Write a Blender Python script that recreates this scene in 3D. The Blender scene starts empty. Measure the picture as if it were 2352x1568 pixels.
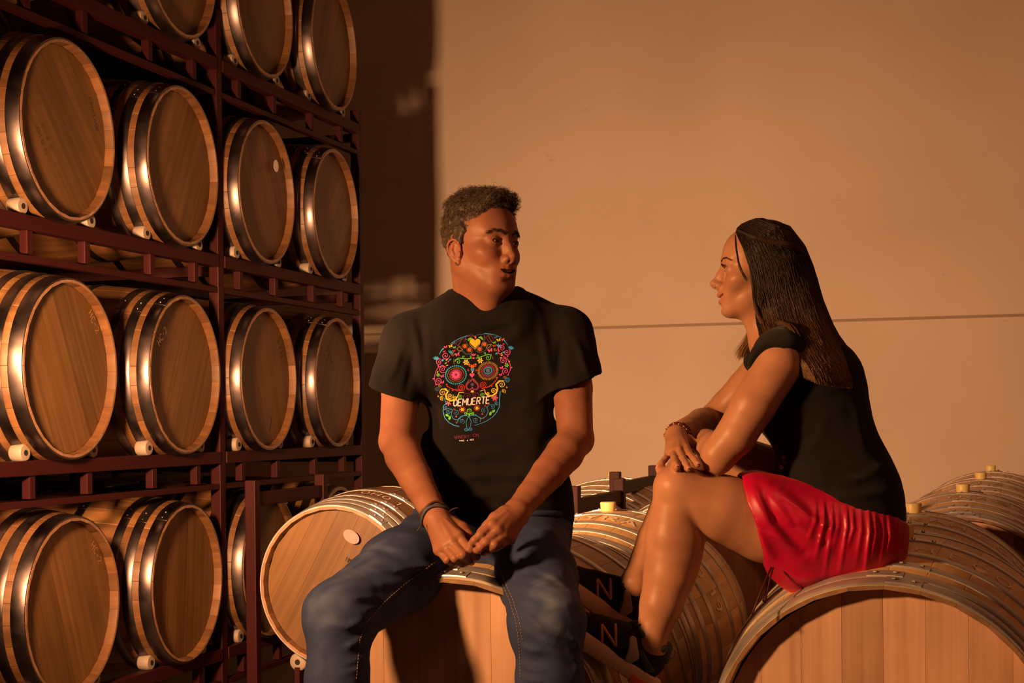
import bpy, bmesh, math, random
import numpy as np
from mathutils import Vector, Matrix
from mathutils.bvhtree import BVHTree

random.seed(7)
PI = math.pi
S = bpy.context.scene
COL = S.collection

# ------------------------------------------------------------------ camera
F = 3400.0            # focal length in pixels of the 2352 px wide frame
HX, HY = 1176.0, 965.0
CAMZ = 1.36
ROLL = math.radians(0.6)
cd = bpy.data.cameras.new('camera')
cd.sensor_width = 36.0
cd.lens = F / 2352 * 36.0
cd.shift_y = (HY - 784.0) / 2352.0
cd.clip_start = 0.05
cam = bpy.data.objects.new('camera', cd)
COL.objects.link(cam)
cam.matrix_world = Matrix.Translation((0, 0, CAMZ)) @ Matrix.Rotation(PI / 2, 4, 'X') @ Matrix.Rotation(ROLL * -1, 4, 'Z')
S.camera = cam
S.view_settings.view_transform = 'Standard'
S.view_settings.look = 'None'
S.view_settings.gamma = 1.0
S.view_settings.use_curve_mapping = False
S.view_settings.exposure = 0.0
try:
    S.cycles.max_bounces = 6
    S.cycles.diffuse_bounces = 4
    S.cycles.glossy_bounces = 3
    S.cycles.caustics_reflective = False
    S.cycles.caustics_refractive = False
except Exception:
    pass

CR, SR = math.cos(ROLL), math.sin(ROLL)


def P(x, y, D):
    """point seen at pixel (x, y) of the frame at depth D metres along the view axis"""
    a, b = x - HX, y - HY
    return Vector(((a * CR - b * SR) / F * D, D, CAMZ - (a * SR + b * CR) / F * D))


# ------------------------------------------------------------------ light
w = bpy.data.worlds.new('world')
S.world = w
w.use_nodes = True
w.node_tree.nodes['Background'].inputs[0].default_value = (1.0, 0.42, 0.22, 1)
w.node_tree.nodes['Background'].inputs[1].default_value = 0.010


def area(name, loc, target, size, power, color, sy=None, spread=180):
    l = bpy.data.lights.new(name, 'AREA')
    l.shape = 'RECTANGLE'
    l.size = size
    l.size_y = sy or size
    l.energy = power
    l.color = color
    l.spread = math.radians(spread)
    o = bpy.data.objects.new(name, l)
    COL.objects.link(o)
    o.location = loc
    o.rotation_euler = (Vector(target) - Vector(loc)).to_track_quat('-Z', 'Y').to_euler()
    return o


area('wall_lamp', (-1.37, 3.0, 1.62), (0.75, 9.0, 1.30), 0.20, 88, (1.0, 0.47, 0.205), spread=96)
area('rack_lamp', (-2.30, 2.3, 2.0), (-2.25, 4.5, 1.75), 0.25, 42, (1.0, 0.50, 0.20), spread=40)
area('side_lamp', (-1.45, 2.10, 1.80), (0.7, 3.75, 1.15), 0.17, 30, (1.0, 0.46, 0.165), spread=112)
area('overhead_fill', (2.2, 1.0, 4.8), (0.4, 6.0, 1.0), 1.2, 29, (1.0, 0.33, 0.14))  # soft reddish fill added from above, stands for no known fixture

# ------------------------------------------------------------------ materials


def mat(name, color, rough=0.6, metal=0.0, spec=0.5):
    m = bpy.data.materials.new(name)
    m.use_nodes = True
    b = m.node_tree.nodes['Principled BSDF']
    b.inputs['Base Color'].default_value = (*color, 1)
    b.inputs['Roughness'].default_value = rough
    b.inputs['Metallic'].default_value = metal
    b.inputs['Specular IOR Level'].default_value = spec
    return m


def N(m, t, **kw):
    n = m.node_tree.nodes.new(t)
    for k, v in kw.items():
        setattr(n, k, v)
    return n


def L(m, a, ao, b, bi):
    m.node_tree.links.new(a.outputs[ao], b.inputs[bi])


def ramp(m, stops):
    r = N(m, 'ShaderNodeValToRGB')
    e = r.color_ramp.elements
    while len(e) > 1:
        e.remove(e[-1])
    e[0].position = stops[0][0]
    e[0].color = (*stops[0][1], 1)
    for p, c in stops[1:]:
        x = e.new(p)
        x.color = (*c, 1)
    return r


def wood(name, c0, c1, c2, scale=(40, 2.2, 40), rough=0.5, rnd=0.35, flecks=False):
    """oak: grain stretched along local Y, tone varied per board"""
    m = mat(name, c1, rough)
    b = m.node_tree.nodes['Principled BSDF']
    tc = N(m, 'ShaderNodeTexCoord')
    oi = N(m, 'ShaderNodeObjectInfo')
    add = N(m, 'ShaderNodeVectorMath', operation='MULTIPLY_ADD')
    L(m, oi, 'Random', add, 0)
    add.inputs[1].default_value = (9, 17, 5)
    L(m, tc, 'Object', add, 2)
    mp = N(m, 'ShaderNodeMapping')
    mp.inputs['Scale'].default_value = scale
    L(m, add, 0, mp, 'Vector')
    n1 = N(m, 'ShaderNodeTexNoise')
    n1.inputs['Scale'].default_value = 1.0
    n1.inputs['Detail'].default_value = 5
    L(m, mp, 0, n1, 'Vector')
    r = ramp(m, [(0.25, c0), (0.5, c1), (0.75, c2)])
    L(m, n1, 'Fac', r, 'Fac')
    n2 = N(m, 'ShaderNodeTexNoise')
    n2.inputs['Scale'].default_value = 3.5
    n2.inputs['Detail'].default_value = 3
    L(m, add, 0, n2, 'Vector')
    mr = N(m, 'ShaderNodeMapRange')
    mr.inputs['To Min'].default_value = 1 - rnd
    mr.inputs['To Max'].default_value = 1 + rnd * 0.6
    L(m, oi, 'Random', mr, 'Value')
    mr2 = N(m, 'ShaderNodeMapRange')
    mr2.inputs['From Min'].default_value = 0.3
    mr2.inputs['From Max'].default_value = 0.7
    mr2.inputs['To Min'].default_value = 0.82
    mr2.inputs['To Max'].default_value = 1.12
    L(m, n2, 'Fac', mr2, 'Value')
    mu = N(m, 'ShaderNodeMath', operation='MULTIPLY')
    L(m, mr, 0, mu, 0)
    L(m, mr2, 0, mu, 1)
    mx = N(m, 'ShaderNodeVectorMath', operation='SCALE')
    L(m, r, 'Color', mx, 0)
    L(m, mu, 0, mx, 'Scale')
    L(m, mx, 0, b, 'Base Color')
    bp = N(m, 'ShaderNodeBump')
    bp.inputs['Strength'].default_value = 0.12
    bp.inputs['Distance'].default_value = 0.002
    L(m, n1, 'Fac', bp, 'Height')
    L(m, bp, 0, b, 'Normal')
    return m


def steel(name, color, r0, r1, metal=1.0):
    m = mat(name, color, 0.3, metal)
    b = m.node_tree.nodes['Principled BSDF']
    tc = N(m, 'ShaderNodeTexCoord')
    n = N(m, 'ShaderNodeTexNoise')
    n.inputs['Scale'].default_value = 9
    n.inputs['Detail'].default_value = 5
    L(m, tc, 'Object', n, 'Vector')
    mr = N(m, 'ShaderNodeMapRange')
    mr.inputs['From Min'].default_value = 0.3
    mr.inputs['From Max'].default_value = 0.7
    mr.inputs['To Min'].default_value = r0
    mr.inputs['To Max'].default_value = r1
    L(m, n, 'Fac', mr, 'Value')
    L(m, mr, 0, b, 'Roughness')
    r = ramp(m, [(0.3, tuple(c * 0.72 for c in color)), (0.65, color)])
    L(m, n, 'Fac', r, 'Fac')
    L(m, r, 'Color', b, 'Base Color')
    return m


M_STAVE = wood('new_oak_stave', (0.62, 0.38, 0.16), (0.76, 0.50, 0.23), (0.84, 0.58, 0.29), rnd=0.13)
M_HEAD = wood('new_oak_head', (0.50, 0.29, 0.20), (0.63, 0.38, 0.26), (0.71, 0.46, 0.32), scale=(55, 1.6, 55), rnd=0.22)
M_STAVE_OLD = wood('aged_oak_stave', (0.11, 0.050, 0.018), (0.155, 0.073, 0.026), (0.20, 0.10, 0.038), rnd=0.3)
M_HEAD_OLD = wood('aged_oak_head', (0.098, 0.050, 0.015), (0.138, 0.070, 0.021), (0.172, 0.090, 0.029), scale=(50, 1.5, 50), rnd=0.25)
M_ENDGRAIN = wood('oak_end_grain', (.20, .115, .065), (.30, .175, .10), (.38, .23, .14), scale=(30, 30, 30), rnd=.2)
M_HOOP = steel('galvanised_hoop', (0.60, 0.57, 0.57), 0.30, 0.50, 0.65)
M_HOOP_OLD = steel('dulled_hoop', (0.17, 0.14, 0.14), 0.26, 0.45)
M_RED = mat('oxide_red_paint', (0.030, 0.005, 0.006), 0.55, 0.0, 0.15)
M_ROLLER = mat('white_nylon', (0.30, 0.25, 0.20), 0.6)
M_BLACK = mat('black_void', (0.006, 0.005, 0.005), 0.8)
M_BUNG = mat('silicone_bung', (0.80, 0.66, 0.26), 0.4)
M_BUNG.node_tree.nodes['Principled BSDF'].inputs['Subsurface Weight'].default_value = 0.3
M_CHALK = mat('chalk', (0.92, 0.88, 0.80), 0.9)
M_INK = mat('black_ink', (0.02, 0.014, 0.01), 0.8)
M_LABEL = mat('pink_paper', (0.45, 0.21, 0.21), 0.8)

# ------------------------------------------------------------------ object helpers


def tag(o, label=None, cat=None, group=None, kind=None):
    if label: o['label'] = label
    if cat: o['category'] = cat
    if group: o['group'] = group
    if kind: o['kind'] = kind
    return o


def empty(name, M4, label=None, cat=None, group=None):
    o = bpy.data.objects.new(name, None)
    o.empty_display_size = 0.1
    COL.objects.link(o)
    o.matrix_world = M4
    return tag(o, label, cat, group)


def link(name, me, parent=None, M4=None):
    o = bpy.data.objects.new(name, me)
    COL.objects.link(o)
    if parent: o.parent = parent
    if M4 is not None: o.matrix_local = M4
    return o


def mesh(name, verts, faces, m, smooth=False):
    me = bpy.data.meshes.new(name)
    me.from_pydata([tuple(v) for v in verts], [], faces)
    me.materials.append(m)
    if smooth:
        me.polygons.foreach_set('use_smooth', [True] * len(me.polygons))
    me.update()
    return me


class MB:
    """collects boxes and tubes into one mesh"""

    def __init__(self):
        self.v, self.f = [], []

    def box(self, c, s, R=None):
        R = R or Matrix.Identity(3)
        b = len(self.v)
        for z in (-.5, .5):
            for y in (-.5, .5):
                for x in (-.5, .5):
                    self.v.append(Vector(c) + R @ Vector((x * s[0], y * s[1], z * s[2])))
        for q in ((0, 2, 3, 1), (4, 5, 7, 6), (0, 1, 5, 4), (2, 6, 7, 3), (0, 4, 6, 2), (1, 3, 7, 5)):
            self.f.append([b + i for i in q])
        return self

    def lathe(self, prof, n=16, M4=None, closed=False):
        """prof: list of (r, y) turned round local Y"""
        M4 = M4 or Matrix.Identity(4)
        b = len(self.v)
        for r, y in prof:
            for i in range(n):
                a = 2 * PI * i / n
                self.v.append(M4 @ Vector((r * math.cos(a), y, r * math.sin(a))))
        k = len(prof)
        for j in range(k if closed else k - 1):
            j2 = (j + 1) % k
            for i in range(n):
                i2 = (i + 1) % n
                self.f.append([b + j * n + i, b + j * n + i2, b + j2 * n + i2, b + j2 * n + i])
        if not closed:
            self.f.append([b + i for i in range(n)][::-1])
            self.f.append([b + (k - 1) * n + i for i in range(n)])
        return self

    def tube(self, pts, rad, n=6, cap=True):
        pts = [Vector(p) for p in pts]
        b = len(self.v)
        up = None
        for i, p in enumerate(pts):
            t = (pts[min(i + 1, len(pts) - 1)] - pts[max(i - 1, 0)]).normalized()
            if up is None:
                up = t.orthogonal().normalized()
            up = (up - t * up.dot(t))
            up = up.normalized() if up.length > 1e-6 else t.orthogonal().normalized()
            sd = t.cross(up)
            r = rad[i] if isinstance(rad, (list, tuple)) else rad
            for k in range(n):
                a = 2 * PI * k / n
                self.v.append(p + (up * math.cos(a) + sd * math.sin(a)) * r)
        for i in range(len(pts) - 1):
            for k in range(n):
                k2 = (k + 1) % n
                self.f.append([b + i * n + k, b + i * n + k2, b + (i + 1) * n + k2, b + (i + 1) * n + k])
        if cap:
            self.f.append([b + k for k in range(n)][::-1])
            self.f.append([b + (len(pts) - 1) * n + k for k in range(n)])
        return self

    def mesh(self, name, m, smooth=False):
        return mesh(name, self.v, self.f, m, smooth)


def bevel(me, w, seg=2):
    bm = bmesh.new()
    bm.from_mesh(me)
    bmesh.ops.recalc_face_normals(bm, faces=bm.faces)
    bmesh.ops.bevel(bm, geom=list(bm.edges), offset=w, segments=seg, affect='EDGES', profile=0.6)
    bm.to_mesh(me)
    bm.free()
    return me


def fix_normals(me):
    bm = bmesh.new()
    bm.from_mesh(me)
    bmesh.ops.recalc_face_normals(bm, faces=bm.faces)
    bm.to_mesh(me)
    bm.free()
    return me


# ------------------------------------------------------------------ directions of the place
TH = math.atan(1079 / F)
DV = Vector((math.sin(TH), math.cos(TH), 0))     # along the barrel rack, away from the camera
EV = Vector((math.cos(TH), -math.sin(TH), 0))    # along the back wall, to the right


def frame_at(p, yaxis, xaxis):
    y = Vector(yaxis).normalized(); x = Vector(xaxis).normalized(); z = x.cross(y)
    return Matrix(((x.x, y.x, z.x, p[0]), (x.y, y.y, z.y, p[1]), (x.z, y.z, z.z, p[2]), (0, 0, 0, 1)))


# ------------------------------------------------------------------ the room
def plaster(name, c0, c1, c2):
    m = mat(name, c1, 0.75)
    b = m.node_tree.nodes['Principled BSDF']
    tc = N(m, 'ShaderNodeTexCoord')
    n1 = N(m, 'ShaderNodeTexNoise'); n1.inputs['Scale'].default_value = 0.9; n1.inputs['Detail'].default_value = 6
    L(m, tc, 'Object', n1, 'Vector')
    r = ramp(m, [(0.3, c0), (0.52, c1), (0.72, c2)])
    L(m, n1, 'Fac', r, 'Fac')
    # small scuffs
    mp = N(m, 'ShaderNodeMapping'); mp.inputs['Scale'].default_value = (2.2, 2.2, 5.0)
    L(m, tc, 'Object', mp, 'Vector')
    n2 = N(m, 'ShaderNodeTexNoise'); n2.inputs['Scale'].default_value = 2.4; n2.inputs['Detail'].default_value = 8
    n2.inputs['Roughness'].default_value = 0.7
    L(m, mp, 0, n2, 'Vector')
    r2 = ramp(m, [(0.24, (0.55, 0.5, 0.45)), (0.36, (1, 1, 1)), (0.72, (1, 1, 1)), (0.80, (1.1, 1.1, 1.1))])
    L(m, n2, 'Fac', r2, 'Fac')
    mx = N(m, 'ShaderNodeMix', data_type='RGBA', blend_type='MULTIPLY')
    mx.inputs[0].default_value = 0.8
    m.node_tree.links.new(r.outputs['Color'], mx.inputs[6])
    m.node_tree.links.new(r2.outputs['Color'], mx.inputs[7])
    m.node_tree.links.new(mx.outputs[2], b.inputs['Base Color'])
    n3 = N(m, 'ShaderNodeTexNoise'); n3.inputs['Scale'].default_value = 60
    L(m, tc, 'Object', n3, 'Vector')
    bp = N(m, 'ShaderNodeBump'); bp.inputs['Strength'].default_value = 0.15; bp.inputs['Distance'].default_value = 0.003
    L(m, n3, 'Fac', bp, 'Height')
    L(m, bp, 0, b, 'Normal')
    return m


M_WALL = plaster('painted_concrete', (0.56, 0.47, 0.40), (0.62, 0.53, 0.45), (0.66, 0.57, 0.49))
M_FLOOR = plaster('polished_concrete', (0.20, 0.17, 0.15), (0.26, 0.22, 0.19), (0.32, 0.28, 0.25))
M_DARKWALL = plaster('dark_concrete', (0.30, 0.26, 0.22), (0.36, 0.31, 0.27), (0.40, 0.35, 0.30))  # darker concrete tone for the ceiling and left wall

W0 = P(850, HY, 9.35)
W0.z = 0
WALLM = frame_at(W0, EV.cross(Vector((0, 0, 1))) * -1, EV)   # local x along the wall, local y into it
ZJ = P(850, 768, 9.35).z


def wall_panel(name, x0, x1, z0, z1, parent, m=None):
    mb = MB().box(((x0 + x1) / 2, 0.10, (z0 + z1) / 2), (x1 - x0, 0.20, z1 - z0))
    me = bevel(mb.mesh(name, m or M_WALL), 0.004, 2)
    return link(name, me, parent)


wb = tag(link('wall_back', MB().box((1.0, 0.27, 3.2), (16, 0.14, 6.6)).mesh('wall_back', M_WALL), None, WALLM), kind='structure')
for x0, x1 in ((-6.0, -1.98), (-1.97, 9.0)):
    wall_panel('wall_panel', x0, x1, 0.0, ZJ - 0.007, wb)
    wall_panel('wall_panel', x0, x1, ZJ + 0.007, ZJ + 2.6, wb)
    wall_panel('wall_panel', x0, x1, ZJ + 2.608, 6.4, wb)
link('joint_strip', MB().box((1.5, .0555, ZJ), (15, .10, .040)).mesh('joint_strip', mat('sealant', (.34, .25, .19), .8)), wb)
tag(link('floor', MB().box((0, 4, -0.05), (20, 18, 0.1)).mesh('floor', M_FLOOR)), kind='structure')
tag(link('ceiling', MB().box((0, 4, 6.45), (20, 18, 0.1)).mesh('ceiling', M_DARKWALL)), kind='structure')
tag(link('wall_left', MB().box((-5.2, 3.0, 3.2), (0.1, 17, 6.4), Matrix.Rotation(-TH, 3, 'Z')).mesh('wall_left', M_DARKWALL)), kind='structure')

# ------------------------------------------------------------------ barrels


def make_kit(kind, rb, rh, half, thick, inset, ns, hoops, ms, mh, mhoop, nb):
    """meshes shared by every barrel of one size; axis along local Y, front head at -Y"""
    kit = dict(kind=kind, rb=rb, rh=rh, half=half, ns=ns, inset=inset, nb=nb)

    def R(y):
        return rb - (rb - rh) * (abs(y) / half) ** 1.9
    kit['R'] = R
    nr = 12
    v, f = [], []
    da = 2 * PI / ns
    gap = 0.00025
    ys_ = [-half, -half + inset * .95] + [-half + 2 * half * i / nr for i in range(1, nr)] + [half - inset * .95, half]
    nr = len(ys_) - 1
    for i in range(nr + 1):
        y = ys_[i]
        r = R(y)
        g = gap / r
        ch = 0.004 if i in (0, nr) else 0
        tk = thick * .55 if i in (0, nr) else thick
        for a, rr in ((-da / 2 + g, r - ch - 0.0012), (-da / 2 + g + 0.006, r - ch), (0, r - ch), (da / 2 - g - 0.006, r - ch),
                      (da / 2 - g, r - ch - 0.0005), (da / 2 - g, r - tk), (-da / 2 + g, r - tk)):
            v.append((rr * math.sin(a), y, rr * math.cos(a)))
    for i in range(nr):
        for k in range(7):
            k2 = (k + 1) % 7
            f.append([i * 7 + k, i * 7 + k2, (i + 1) * 7 + k2, (i + 1) * 7 + k])
    f.append(list(range(7))[::-1]); f.append([nr * 7 + k for k in range(7)])
    me = fix_normals(mesh('stave', v, f, ms, True))
    me.materials.append(M_ENDGRAIN)
    for p_ in me.polygons:
        if abs(p_.normal.y) > .9: p_.material_index = 1
    try:
        me.set_sharp_from_angle(angle=0.5)
    except Exception:
        pass
    kit['stave'] = me
    # head boards: strips of a disc
    rd = rh - thick + 0.004
    kit['rd'] = rd
    bw = 2 * rd / nb
    boards = []
    for b in range(nb):
        x0, x1 = -rd + b * bw + 0.0002, -rd + (b + 1) * bw - 0.0002
        n = 6
        xs = [x0 + (x1 - x0) * i / n for i in range(n + 1)]
        zz = [math.sqrt(max(rd * rd - x * x, 0.0004)) for x in xs]
        out = [(x, z) for x, z in zip(xs, zz)] + [(x, -z) for x, z in zip(xs[::-1], zz[::-1])]
        m_ = len(out)
        vv = [(x, 0, z) for x, z in out] + [(x, 0.02, z) for x, z in out]
        ff = [list(range(m_)), [m_ + i for i in range(m_)][::-1]]
        ff += [[i, m_ + i, m_ + (i + 1) % m_, (i + 1) % m_] for i in range(m_)]
        # board grain should run along its length (local Z here) -> bake a frame with Y as length
        vv = [(x, z, -y) for x, y, z in vv]
        bm_ = fix_normals(mesh('head_board', vv, ff, mh))
        bevel_small(bm_, 0.0003)
        boards.append(bm_)
    kit['boards'] = boards
    # hoops
    hp = []
    for (s, wd) in hoops:
        for sg in (-1, 1):
            yc = sg * (half - s)
            pr = []
            for t in (-.5, -.42, .42, .5):
                y = yc + t * wd
                pr.append((R(y) + (0.0025 if abs(t) < .45 else 0.0012), y))
            pr += [(R(yc + .5 * wd) - 0.004, yc + .5 * wd), (R(yc - .5 * wd) - 0.004, yc - .5 * wd)]
            mb = MB().lathe(pr, 96, closed=True)
            # overlapped riveted end
            for ra in (0.0,):
                a0 = 0.10
                nn = 10
                base = len(mb.v)
                for i in range(nn + 1):
                    a = -a0 + 2 * a0 * i / nn
                    for y, e in ((yc - .5 * wd, .001), (yc - .48 * wd, .0038), (yc + .48 * wd, .0038), (yc + .5 * wd, .001)):
                        rr = R(y) + e
                        mb.v.append(Vector((rr * math.sin(a), y, rr * math.cos(a))))
                for i in range(nn):
                    for k in range(3):
                        mb.f.append([base + i * 4 + k, base + i * 4 + k + 1, base + (i + 1) * 4 + k + 1, base + (i + 1) * 4 + k])
                mb.f.append([base + k for k in range(4)]); mb.f.append([base + nn * 4 + k for k in range(4)][::-1])
            for a in (-0.055, 0.055):
                rr = R(yc) + 0.0045
                Mx = Matrix.Translation((rr * math.sin(a), yc, rr * math.cos(a))) @ Matrix.Rotation(a, 4, 'Y') @ Matrix.Rotation(PI / 2, 4, 'X')
                mb.lathe([(0.0001, 0.004), (0.004, 0.0032), (0.0058, 0.0)], 10, Mx)
            me = fix_normals(mb.mesh('hoop', mhoop, True))
            try:
                me.set_sharp_from_angle(angle=0.6)
            except Exception:
                pass
            hp.append(me)
    kit['hoops'] = hp
    mb = MB().lathe([(0.020, -0.02), (0.024, 0.0), (0.026, 0.026), (0.024, 0.029), (0.0005, 0.029)], 24, Matrix.Rotation(PI / 2, 4, 'X'))
    kit['bung'] = fix_normals(mb.mesh('bung', M_BUNG, True))
    try:
        kit['bung'].set_sharp_from_angle(angle=0.7)
    except Exception:
        pass
    return kit


def bevel_small(me, w):
    bm = bmesh.new(); bm.from_mesh(me)
    es = [e for e in bm.edges if e.is_manifold and e.calc_face_angle(0) > 1.0]
    bmesh.ops.bevel(bm, geom=es, offset=w, segments=1, affect='EDGES')
    bm.to_mesh(me); bm.free()


BIG = make_kit('big', 0.430, 0.369, 0.52, 0.022, 0.045, 30,
               [(0.021, 0.036), (0.064, 0.036), (0.140, 0.036), (0.245, 0.036), (0.425, 0.036)],
               M_STAVE, M_HEAD, M_HOOP, 8)
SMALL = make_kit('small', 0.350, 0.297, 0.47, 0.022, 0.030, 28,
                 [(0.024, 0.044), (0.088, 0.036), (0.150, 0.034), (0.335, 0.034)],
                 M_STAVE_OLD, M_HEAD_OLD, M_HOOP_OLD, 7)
MEDIUM = make_kit('medium', 0.350, 0.302, 0.47, 0.024, 0.030, 28,
                  [(0.024, 0.044), (0.072, 0.036), (0.120, 0.034), (0.190, 0.034), (0.335, 0.034)],
                  M_STAVE_OLD, M_HEAD_OLD, M_HOOP, 7)


def barrel(kit, front, axis, label, group, board_rot=0.0, roll=0.0, bung=True, name='wine_barrel', hoop_mat=None):
    """front: centre of the front chime circle; axis: unit vector from front to back"""
    axis = Vector(axis).normalized()
    c = Vector(front) + axis * kit['half']
    base = c - Vector((0, 0, kit['rb']))
    Mw = frame_at(base, axis, axis.cross(Vector((0, 0, 1))))
    o = empty(name, Mw, label, 'barrel', group)
    up = Matrix.Translation((0, 0, kit['rb']))
    da = 2 * PI / kit['ns']
    for i in range(kit['ns']):
        link('stave', kit['stave'], o, up @ Matrix.Rotation(roll + da * i + da / 2, 4, 'Y'))
    for sg in (-1, 1):
        y = sg * (kit['half'] - kit['inset'])
        for b in kit['boards']:
            Mh = up @ Matrix.Translation((0, y, 0)) @ Matrix.Rotation(board_rot, 4, 'Y') @ Matrix.Rotation(PI / 2, 4, 'X')
            if sg > 0:
                Mh = Mh @ Matrix.Rotation(PI, 4, 'Y')
            link('head_board', b, o, Mh)
    for h in kit['hoops']:
        link('hoop', h, o, up @ Matrix.Rotation(roll + random.uniform(-.12, .12), 4, 'Y'))
    if bung:
        link('bung', kit['bung'], o, up @ Matrix.Rotation(roll * 0, 4, 'Y') @ Matrix.Translation((0, 0, kit['rb'])))
    return o

# ------------------------------------------------------------------ stroke lettering
GL = {
 'A': [[(0,0),(.35,1),(.7,0)],[(.14,.4),(.56,.4)]],
 'B': [[(0,0),(0,1),(.4,1),(.55,.85),(.55,.65),(.4,.52),(0,.52)],[(.4,.52),(.6,.4),(.6,.15),(.45,0),(0,0)]],
 'C': [[(.6,.85),(.4,1),(.15,.95),(0,.65),(0,.3),(.15,.05),(.4,0),(.6,.15)]],
 'D': [[(0,0),(0,1),(.35,1),(.6,.75),(.6,.25),(.35,0),(0,0)]],
 'E': [[(.55,1),(0,1),(0,0),(.55,0)],[(0,.52),(.45,.52)]],
 'e': [[(.6,.9),(.3,1),(.05,.8),(.25,.55),(0,.3),(.2,.02),(.6,.1)]],
 'G': [[(.6,.85),(.4,1),(.15,.95),(0,.65),(0,.3),(.15,.05),(.4,0),(.6,.15),(.6,.45),(.35,.45)]],
 'H': [[(0,0),(0,1)],[(.6,0),(.6,1)],[(0,.5),(.6,.5)]],
 'I': [[(0,0),(0,1)]],
 'L': [[(0,1),(0,0),(.5,0)]],
 'M': [[(0,0),(0,1),(.35,.4),(.7,1),(.7,0)]],
 'N': [[(0,0),(0,1),(.6,0),(.6,1)]],
 'O': [[(.3,1),(.08,.85),(0,.5),(.08,.15),(.3,0),(.55,.15),(.62,.5),(.55,.85),(.3,1)]],
 'R': [[(0,0),(0,1),(.4,1),(.55,.85),(.55,.65),(.4,.5),(0,.5)],[(.25,.5),(.6,0)]],
 'S': [[(.55,.88),(.3,1),(.05,.85),(.1,.6),(.5,.4),(.55,.15),(.3,0),(0,.12)]],
 'T': [[(0,1),(.65,1)],[(.325,1),(.325,0)]],
 'U': [[(0,1),(0,.2),(.15,0),(.45,0),(.6,.2),(.6,1)]],
 'W': [[(0,1),(.2,0),(.4,.7),(.6,0),(.8,1)]],
 'Y': [[(0,1),(.3,.5),(.6,1)],[(.3,.5),(.3,0)]],
 '&': [[(.6,0),(.1,.75),(.25,1),(.42,.8),(.0,.3),(.2,0),(.6,.4)]],
 '*': [[(.1,.9),(.1,.7)],[(0,.8),(.2,.8)]],
 '-': [[(0,.5),(.4,.5)]],
 '1': [[(0,.75),(.2,1),(.2,0)]],
 '2': [[(0,.8),(.25,1),(.5,.8),(.45,.55),(0,0),(.55,0)]],
 '5': [[(.5,1),(.05,1),(0,.55),(.35,.6),(.5,.3),(.3,0),(0,.08)]],
 '7': [[(0,1),(.55,1),(.2,0)],[(.1,.5),(.45,.5)]],
 '9': [[(.5,.7),(.25,.5),(.03,.7),(.25,1),(.5,.85),(.5,.6),(.35,0)]],
 ' ': [],
}
GW = {'I': .0, 'M': .7, 'W': .8, 'A': .7, '*': .2, '1': .2, ' ': .3, '-': .4, 'T': .65}


def text_strokes(txt, gap=0.28, jit=0.0):
    x, out = 0.0, []
    for ch in txt:
        dy = random.uniform(-jit, jit)
        for st in GL[ch]:
            out.append([(x + a + random.uniform(-jit, jit) * .4, b + dy) for a, b in st])
        x += GW.get(ch, .6) + gap
    return out, x - gap


def dense(st, step):
    out = [st[0]]
    for a, b in zip(st, st[1:]):
        n = max(1, int(math.hypot(b[0] - a[0], b[1] - a[1]) / step))
        for i in range(1, n + 1):
            out.append((a[0] + (b[0] - a[0]) * i / n, a[1] + (b[1] - a[1]) * i / n))
    return out


def surf_ribbon(mb, pts2, w, fn, lift=0.0):
    """flat stroke of width w following pts2 (2-D), laid on a surface by fn(u, v) -> point"""
    n = len(pts2)
    if n < 2: return
    b = len(mb.v)
    for i, p in enumerate(pts2):
        a, c = pts2[max(i - 1, 0)], pts2[min(i + 1, n - 1)]
        tx, ty = c[0] - a[0], c[1] - a[1]
        l = math.hypot(tx, ty) or 1
        nx, ny = -ty / l, tx / l
        ww = w[i] if isinstance(w, (list, tuple)) else w
        mb.v.append(fn(p[0] + nx * ww / 2, p[1] + ny * ww / 2))
        mb.v.append(fn(p[0] - nx * ww / 2, p[1] - ny * ww / 2))
    for i in range(n - 1):
        mb.f.append([b + 2 * i, b + 2 * i + 1, b + 2 * i + 3, b + 2 * i + 2])


def hoop_text(o, kit, txt, s, ang0, h, w=0.006, m=None, gap=0.35, slant=0.0, name='chalk_writing'):
    """writing laid round the barrel, s metres behind the front end, starting at angle ang0 from the top"""
    if ' ' in txt.strip():
        off = 0.0
        for wd in txt.split(' '):
            hoop_text(o, kit, wd, s, ang0 + off / kit['rb'], h, w, m, gap, slant, name)
            off += (text_strokes(wd, gap)[1] + .85) * h * 1.05
        return None
    strokes, W = text_strokes(txt, gap, 0.05)
    mb = MB()

    def fn(u, v):
        y = -kit['half'] + s + v
        r = kit['R'](y) + 0.0012
        a = ang0 + u / r
        return Vector((r * math.sin(a), y, kit['rb'] + r * math.cos(a)))
    for st in strokes:
        st = [((a + slant * b) * h * 1.05, b * h) for a, b in st]
        surf_ribbon(mb, dense(st, 0.008), w, fn)
    return link(name, mb.mesh(name, m or M_CHALK), o)


def head_text(o, kit, txt, x, z, h, rot, w=0.004, m=None, name='head_writing'):
    strokes, W = text_strokes(txt, 0.35, 0.05)
    y = -kit['half'] + kit['inset'] - 0.021
    mb = MB()
    c, s_ = math.cos(rot), math.sin(rot)

    def fn(u, v):
        return Vector((x + u * c - v * s_, y, kit['rb'] + z + u * s_ + v * c))
    for st in strokes:
        surf_ribbon(mb, dense([(a * h, b * h) for a, b in st], 0.01), w, fn)
    return link(name, mb.mesh(name, m or M_CHALK), o)


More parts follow.
